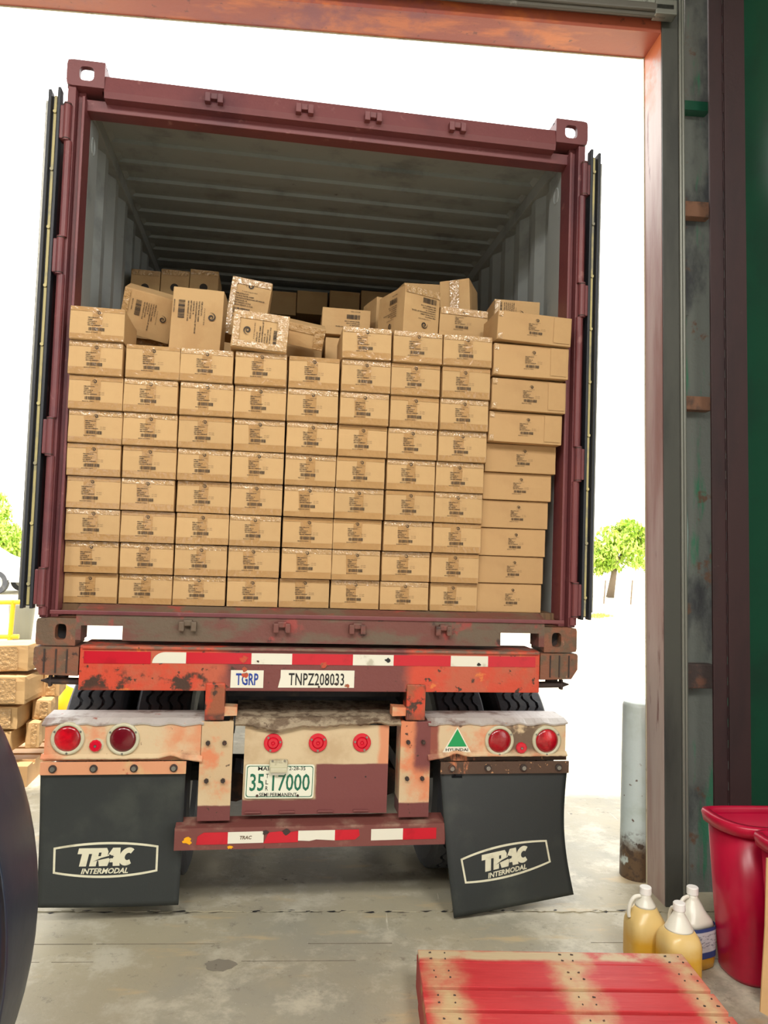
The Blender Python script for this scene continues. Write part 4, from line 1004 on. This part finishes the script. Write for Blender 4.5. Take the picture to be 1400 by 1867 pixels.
# =================================================================== FOREGROUND
# pallet ----------------------------------------------------------------------
PA = math.atan2(-.118, 1.017); pz = .162
pe = empty('pallet', onz(760, 1728, pz) * 1.0, 'red spray-painted wooden pallet with faded bands on the floor', 'pallet')
pe.location.z = 0; pe.rotation_euler = (0, 0, PA)
def pobj(name, bm, mat):
    o = bpy.data.objects.new(name, mesh(bm, name, mat)); link(o, pe); return o
PWd = 1.012
ys = [(-.012, -.098), (-.101, -.252), (-.274, -.382), (-.404, -.512), (-.534, -.642), (-.664, -.772), (-.794, -.90), (-.922, -1.03)]
for i, (a, b) in enumerate(ys):
    bm = bmesh.new(); box(bm, 0.0 + random.uniform(-.004, .004), PWd + (.012 * i if i < 3 else .03) * .0 + random.uniform(-.004, .004), b, a, pz - .019, pz, bev=.003)
    for v in bm.verts: v.co.z += .002 * noise.noise(Vector((v.co.x * 4, i, 0)))
    p = pobj('deck_board', bm, 'pallet')
    bm = bmesh.new()
    for x in (.05, .10, .53, .575, .94, .985):
        for y in ((a + b) / 2 + .02, (a + b) / 2 - .022): cyl(bm, (x + random.uniform(-.01, .01), y, pz), (x, y, pz + .0022), .003, seg=8)
    q = bpy.data.objects.new('nail_head', mesh(bm, 'nail_head', 'rustdark')); link(q, p)
for x in (.0, .495, PWd - .042):
    bm = bmesh.new(); box(bm, x, x + .042, -1.03, -.005, .020, pz - .0195, bev=.003); pobj('stringer', bm, 'pallet_raw')
bm = bmesh.new()
for y in (-.11, -.5, -.9): 
    bm = bmesh.new(); box(bm, 0, PWd, y - .1, y, .001, .0195, bev=.002); pobj('bottom_board', bm, 'pallet_raw')

# jugs ------------------------------------------------------------------------
def jug(loc, fill, label, rz, paper=False):
    e = empty('plastic_jug', loc, label, 'jug', 'gallon jugs by the door jamb'); e.rotation_euler = (0, 0, rz)
    def sec(z, hw, rad, n=32):   # rounded square section
        out = []
        for i in range(n):
            t = 2 * math.pi * i / n; c, s = math.cos(t), math.sin(t); k = 2 / 3.6
            out.append((hw * math.copysign(abs(c) ** (k if rad else 1), c), hw * math.copysign(abs(s) ** (k if rad else 1), s), z))
        return out
    levels = [(0, .066, 1), (.006, .073, 1), (.03, .0755, 1), (.145, .0755, 1), (.165, .073, 1), (.185, .065, 1), (.21, .053, 0), (.235, .039, 0), (.253, .028, 0), (.264, .0215, 0), (.28, .020, 0)]
    def body(levels, mat, nm, sc=1):
        bm = bmesh.new(); prev = None
        for z, hw, rad in levels:
            r = [bm.verts.new((x * sc, y * sc, zz)) for x, y, zz in sec(z, hw, rad)]
            if prev:
                for i in range(32): bm.faces.new((prev[i], prev[(i + 1) % 32], r[(i + 1) % 32], r[i]))
            else: bm.faces.new(r[::-1])
            prev = r
        bm.faces.new(prev); me = mesh(bm, nm, mat, True); o = bpy.data.objects.new(nm, me); link(o, e); return o
    cut = [l for l in levels if l[0] <= fill]
    hw = None
    for a, b in zip(levels, levels[1:]):
        if a[0] <= fill < b[0]: t = (fill - a[0]) / (b[0] - a[0]); hw = a[1] + (b[1] - a[1]) * t; rad = b[2] and a[2]
    body(cut + [(fill, hw, rad)], 'jug_amber', 'filled_body'); body([(fill, hw, rad)] + [l for l in levels if l[0] > fill], 'jug_clear', 'upper_shell')
    bm = bmesh.new(); lathe(bm, [(.276, .0), (.276, .0235), (.302, .0235), (.305, .021), (.305, 0)], (0, 0, 0), (0, 0, 1), 28); o = bpy.data.objects.new('cap', mesh(bm, 'cap', 'whitecap')); link(o, e)
    bm = bmesh.new(); pts = [Vector((-.022, 0, .268)), Vector((-.05, 0, .262)), Vector((-.068, 0, .235)), Vector((-.073, 0, .205)), Vector((-.070, 0, .185))]; sweep(bm, pts, .0078); o = bpy.data.objects.new('handle', mesh(bm, 'handle', 'jug_clear', True)); link(o, e)
    if paper:
        bm = bmesh.new(); A = [p for p in sec(0, .0785, 1, 64)]
        for z0, z1 in ((.05, .17),):
            lo = [bm.verts.new((x, y, z0)) for x, y, _ in A]; hi = [bm.verts.new((x, y, z1)) for x, y, _ in A]
            for i in range(64):
                if A[i][1] < .02: bm.faces.new((lo[i], lo[(i + 1) % 64], hi[(i + 1) % 64], hi[i]))
        o = bpy.data.objects.new('paper_label', mesh(bm, 'paper_label', 'jug_label')); link(o, e)
jug((1.350, -.455, 0), .228, 'amber jug nearest the door opening, filled almost to its neck', R_(0))
jug((1.415, -.603, 0), .205, 'amber jug in front, lowest of the three, beside the pallet', R_(270))
jug((1.550, -.470, 0), .165, 'part-empty jug with a blue and white paper label beside the red bin', R_(15), True)

# red bins --------------------------------------------------------------------
def bin_(loc, rz, label, H=.635):
    e = empty('waste_bin', loc, label, 'bin', 'red plastic bins'); e.rotation_euler = (0, 0, rz)
    def sec(z, wx, dy, n=48):   # half-round: flat back (+y), rounded front
        out = []
        for i in range(n):
            t = 2 * math.pi * i / n; c, s = math.cos(t), math.sin(t)
            x = wx * math.copysign(abs(c) ** .55, c); y = dy * (math.copysign(abs(s) ** .85, s) if s < 0 else abs(s) ** .35 * .45)
            out.append((x, y, z))
        return out
    def skin(levels, nm, mat, par=e):
        bm = bmesh.new(); prev = None
        for z, wx, dy in levels:
            r = [bm.verts.new(p) for p in sec(z, wx, dy)]
            if prev:
                n = len(r)
                for i in range(n): bm.faces.new((prev[i], prev[(i + 1) % n], r[(i + 1) % n], r[i]))
            prev = r
        o = bpy.data.objects.new(nm, mesh(bm, nm, mat, True)); link(o, par); return o
    b = skin([(.002, .0, .0), (.002, .155, .125), (.02, .165, .135), (.25, .186, .152), (H - .03, .214, .172), (H - .03, .205, .165), (.25, .180, .146), (.03, .158, .128), (.03, 0, 0)], 'body', 'bin')
    for p in b.data.polygons: p.use_smooth = True
    skin([(H - .045, .213, .171), (H - .045, .232, .188), (H - .012, .240, .196), (H, .236, .192), (H, .208, .168), (H - .03, .205, .165)], 'rim', 'bin')
    return e
bin_((1.80, -.565, 0), R_(-4), 'taller-looking red plastic bin standing behind, nearest the jugs')
bin_((1.83, -.868, 0), R_(-4), 'red plastic bin nearest the camera, cut by the right edge', .645)
# cardboard sheet leaning on the near bin
bm = bmesh.new(); prism(bm, [tuple(at(1386, 1845, -1.05)), tuple(at(1404, 1855, -1.05)), tuple(at(1440, 1855, -1.05)), tuple(at(1440, 1560, -1.0)), tuple(at(1398, 1565, -1.0)), tuple(at(1395, 1690, -1.02))], (.0, .005, 0))
o = obj('cardboard_sheet', bm, 'card_side'); tag(o, 'tan cardboard sheet standing at the right edge before the near bin', 'cardboard')

# big dark wheel at the left edge ---------------------------------------------
Rw = .85; wc = Vector((-1.5615, -1.8, 0)); wc.z = Rw + .003
bm = bmesh.new(); hw = .17; prof = []
for i in range(25):
    t = math.pi * i / 24; prof.append((-hw * math.copysign(abs(math.cos(t)) ** .45, math.cos(t)), Rw - .13 + .13 * abs(math.sin(t)) ** .55 ))
prof = [(-hw * .9, .36)] + prof + [(hw * .9, .36)]
lathe(bm, prof, (0, 0, 0), (1, 0, 0), 96); lathe(bm, [(-hw * .72, Rw - .02 + .021), (-hw * .70, Rw + .004), (-hw * .66, Rw + .002)], (0, 0, 0), (1, 0, 0), 96)
big = empty('loader_wheel', wc, 'large smooth dark blue-black wheel cut off by the left edge', 'wheel'); big.rotation_euler = (0, 0, R_(90))
o = bpy.data.objects.new('tyre', mesh(bm, 'tyre', 'bigtyre', True)); link(o, big)
bm = bmesh.new(); lathe(bm, [(-.12, .37), (-.10, .33), (-.02, .30), (0, .12), (.02, .1), (.02, 0)], (0, 0, 0), (1, 0, 0), 48); lathe(bm, [(-.15, .37), (.15, .37)], (0, 0, 0), (1, 0, 0), 48)
o = bpy.data.objects.new('rim', mesh(bm, 'rim', 'rustdark', True)); link(o, big)
# patch and drill hole in the floor
pc = onz(402, 1760, 0); bm = bmesh.new(); pts = [(pc.x + .062 * math.cos(t) * random.uniform(.85, 1.1), pc.y + .045 * math.sin(t) * random.uniform(.8, 1.1), .0006) for t in [i * math.pi / 9 for i in range(18)]]
prism(bm, pts, (0, 0, .0012)); o = obj('floor_patch', bm, 'patch'); tag(o, 'smooth grey round patch set into the concrete floor', 'patch')

# =================================================================== OUTSIDE
# pallet load of cartons at left ------------------------------------------------
y0 = 2.15
def pxbox(x0, y0_, x1, y1_, Y, d, rot, label, seed, mat='card'):
    a, b = at(x0, y1_, Y), at(x1, y0_, Y); w, h = b.x - a.x, b.z - a.z
    o = bpy.data.objects.new('carton', carton_mesh(w, d, h, 200 + seed, mat, .006)); COL.objects.link(o)
    o.location = ((a.x + b.x) / 2, Y + d / 2, a.z); o.rotation_euler = (0, R_(rot[0]), R_(rot[1])); tag(o, label, 'carton', 'cartons on the pallet outside')
    bm = bmesh.new(); crinkle(bm, -w * .1, w * .32, .01, h - .01, -d / 2 - .006, .004, 12, 24, seed); add(mesh(bm, 'tape', 'film', True), 'tape', o); return o
pxbox(-45, 1178, 61, 1224, 2.05, .33, (-2.5, -7), 'sunlit carton on top of the outdoor pallet load', 1)
pxbox(-40, 1234, 52, 1284, 2.00, .33, (-1, -5), 'sunlit carton second from the top of the outdoor pallet load', 2)
pxbox(64, 1226, 106, 1270, 2.35, .3, (0, 5), 'sunlit carton sticking out at the right of the outdoor load', 3)
pxbox(-30, 1290, 36, 1330, 2.02, .33, (-1, -3), 'sunlit carton third from the top of the outdoor load', 4)
pxbox(55, 1277, 90, 1311, 2.22, .3, (0, 5), 'sunlit carton below the one sticking out of the outdoor load', 5)
pxbox(-30, 1334, 24, 1372, 2.02, .33, (0, -4), 'bottom sunlit carton of the outdoor load, nearest the dark wheel', 6)
pxbox(41, 1318, 68, 1364, 2.14, .3, (0, 6), 'bottom sunlit carton at the right of the outdoor load', 7)
pe2 = empty('wooden_pallet', (-2.15, 2.4, 0), 'plain wooden pallet under the sunlit cartons outside', 'pallet')
for i in range(5):
    obj('deck_board', B(-2.6, -1.77, 1.98 + i * .17, 2.10 + i * .17, .115, .135), 'palletwood', pe2)
for i in range(3): obj('stringer', B(-2.58 + i * .38, -2.53 + i * .38, 1.98, 2.82, .0, .115), 'palletwood', pe2)
# yellow sack behind and yellow barrier
bm = bmesh.new(); bmesh.ops.create_icosphere(bm, subdivisions=3, radius=1)
c = at(105, 1305, 3.3)
for v in bm.verts: v.co = Vector((c.x + v.co.x * .16, c.y + v.co.y * .2, max(.001, .22 + v.co.z * .23 + .03 * noise.noise(v.co * 3))))
o = obj('yellow_sack', bm, 'yellow', None, True); tag(o, 'yellow sack on the ground behind the outdoor cartons', 'sack')
c = at(2, 1200, 7.0); e = empty('yellow_barrier', (c.x, 7.0, 0), 'yellow steel barrier standing in the yard at far left', 'barrier')
for nm, q in (('post', ((c.x + .08, 7, 0), (c.x + .11, 7, .84))), ('rail', ((c.x - .9, 7, .78), (c.x + .22, 7, .82))), ('rail', ((c.x - .9, 7, .35), (c.x + .2, 7, .38))), ('post', ((c.x - .9, 7, 0), (c.x - .9, 7, .82)))):
    obj(nm, CY(q[0], q[1], .03, seg=12), 'yellow', e)
# small grey bin far out
c = onz(37, 1168, 0); bm = bmesh.new(); lathe(bm, [(0, .0), (0, .16), (.55, .2), (.6, .21), (.6, .0)], (c.x, c.y, 0), (0, 0, 1), 20); o = obj('yard_drum', bm, 'trackrail', None, True); tag(o, 'small grey drum out in the bright yard', 'drum')
# white car
def car(cx, cy, rz):
    e = empty('parked_car', (cx, cy, 0), 'white car parked far across the yard at the left edge', 'car'); e.rotation_euler = (0, 0, rz)
    def add_(nm, bm, mat, sm=False): o = bpy.data.objects.new(nm, mesh(bm, nm, mat, sm)); link(o, e); return o
    pr = [(-2.2, .35), (2.15, .35), (2.25, .6), (2.15, .85), (1.1, 1.0), (.5, 1.42), (-1.1, 1.45), (-1.8, 1.02), (-2.2, .95)]
    bm = bmesh.new(); prism(bm, [(a, -.85, b) for a, b in pr], (0, 1.7, 0)); bmesh.ops.bevel(bm, geom=bm.edges[:], offset=.06, segments=2, affect='EDGES'); add_('body', bm, 'carpaint')
    for sy in (-.856, .85): 
        bm = bmesh.new(); prism(bm, [(-1.55, sy, 1.02), (.9, sy, 1.02), (.45, sy, 1.36), (-1.05, sy, 1.38)], (0, .006, 0)); add_('window', bm, 'carglass')
    for x in (-1.35, 1.4):
        for sy in (-.87, .72):
            bm = bmesh.new(); lathe(bm, [(0, .20), (0, .33), (.15, .33), (.15, .2)], (x, sy, .335), (0, 1, 0), 28); w_ = add_('tyre', bm, 'tyre'); 
            bm = bmesh.new(); lathe(bm, [(0.02, .20), (.03, .05), (.0, 0)], (x, sy, .335), (0, 1, 0), 20); o = bpy.data.objects.new('rim', mesh(bm, 'rim', 'rim')); link(o, w_)
c = onz(2, 1083, 0); k = 1.0
car(c.x - 1.4 * math.cos(R_(8)) , c.y + .9, R_(-8))
# trees
def tree(px, pybase, Y, crowns, nleaf, label, seed, lsz=.16, trunk=True):
    base = at(px, pybase, Y); base.z = 0
    e = empty('tree', base, label, 'tree', 'trees beyond the yard'); rn = random.Random(seed)
    v, f = [], []
    for _ in range(nleaf):
        x0, y0_, x1, y1_ = rn.choice(crowns); cx, cy = (x0 + x1) / 2, (y0_ + y1_) / 2
        while True:
            a, b, g = rn.uniform(-1, 1), rn.uniform(-1, 1), rn.uniform(-1, 1)
            if a * a + b * b + g * g < 1: break
        p = at(cx + a * (x1 - x0) / 2, cy + b * (y1_ - y0_) / 2, Y); p.y += g * (x1 - x0) / 2 / FPX * (Y + 3.5) 
        if noise.noise(p * 1.6) < -.12: continue
        q = Euler((rn.uniform(0, 6), rn.uniform(0, 6), rn.uniform(0, 6))).to_matrix(); s = lsz * rn.uniform(.6, 1.3); k = len(v)
        for c in ((-s, 0, 0), (0, -s * .45, .02), (s, 0, 0), (0, s * .45, .02)): v.append(tuple(p + q @ Vector(c)))
        f.append((k, k + 1, k + 2, k + 3))
    me = bpy.data.meshes.new('foliage'); me.from_pydata(v, [], f); me.materials.append(M['leaf'])
    o = bpy.data.objects.new('foliage', me); link(o, e); o.location = -base; o['kind'] = 'stuff'
    bm = bmesh.new(); top = at((crowns[0][0] + crowns[0][2]) / 2, (crowns[0][1] + crowns[0][3]) / 2, Y)
    cyl(bm, base, top, .16, .06, 10)
    for cr in crowns:
        cyl(bm, base.lerp(top, .55), at((cr[0] + cr[2]) / 2, (cr[1] + cr[3]) / 2, Y), .06, .02, 8)
    o2 = bpy.data.objects.new('trunk', mesh(bm, 'trunk', 'bark', True)); link(o2, e); o2.location = -base
tree(1112, 1085, 26, [(1078, 955, 1175, 1045), (1060, 985, 1120, 1048), (1110, 948, 1180, 1010)], 5200, 'young leafy tree seen between the container and the door jamb', 4, .13)
tree(1215, 1085, 30, [(1140, 965, 1290, 1050)], 3000, 'leafy tree half hidden behind the right door jamb', 5, .14)
tree(-20, 1060, 27, [(-100, 880, 20, 1000), (-60, 945, 48, 1035), (-50, 975, 52, 1030)], 7000, 'bright leafy tree at the far left beyond the parked car', 6, .14)
# stakes and a strip of grass
for i, (a, b) in enumerate((((1104, 1058), (1101, 1081)), ((1153, 1058), (1150, 1082)))):
    p, q = at(*b, 22), at(*a, 22); p.z = 0; o = obj('stake', CY(p, q, .025, seg=8), 'bark'); tag(o, ('thin wooden stake nearer the container under the young tree', 'thin wooden stake nearer the door jamb under the young tree')[i], 'stake')
g0, g1 = onz(1078, 1126, 0), onz(1106, 1122, 0); bm = bmesh.new(); rn = random.Random(2)
for i in range(260):
    t = rn.random(); p = g0.lerp(g1, t) + Vector((rn.uniform(-.1, .1), rn.uniform(-.35, .35), 0)); h = rn.uniform(.03, .1)
    vs = [bm.verts.new(p + Vector(d)) for d in ((-.012, 0, 0), (.012, 0, 0), (rn.uniform(-.03, .03), rn.uniform(-.03, .03), h))]; bm.faces.new(vs)
o = obj('weeds', bm, 'grass'); tag(o, 'strip of green weeds in a joint of the bright yard', 'weeds', kind='stuff')
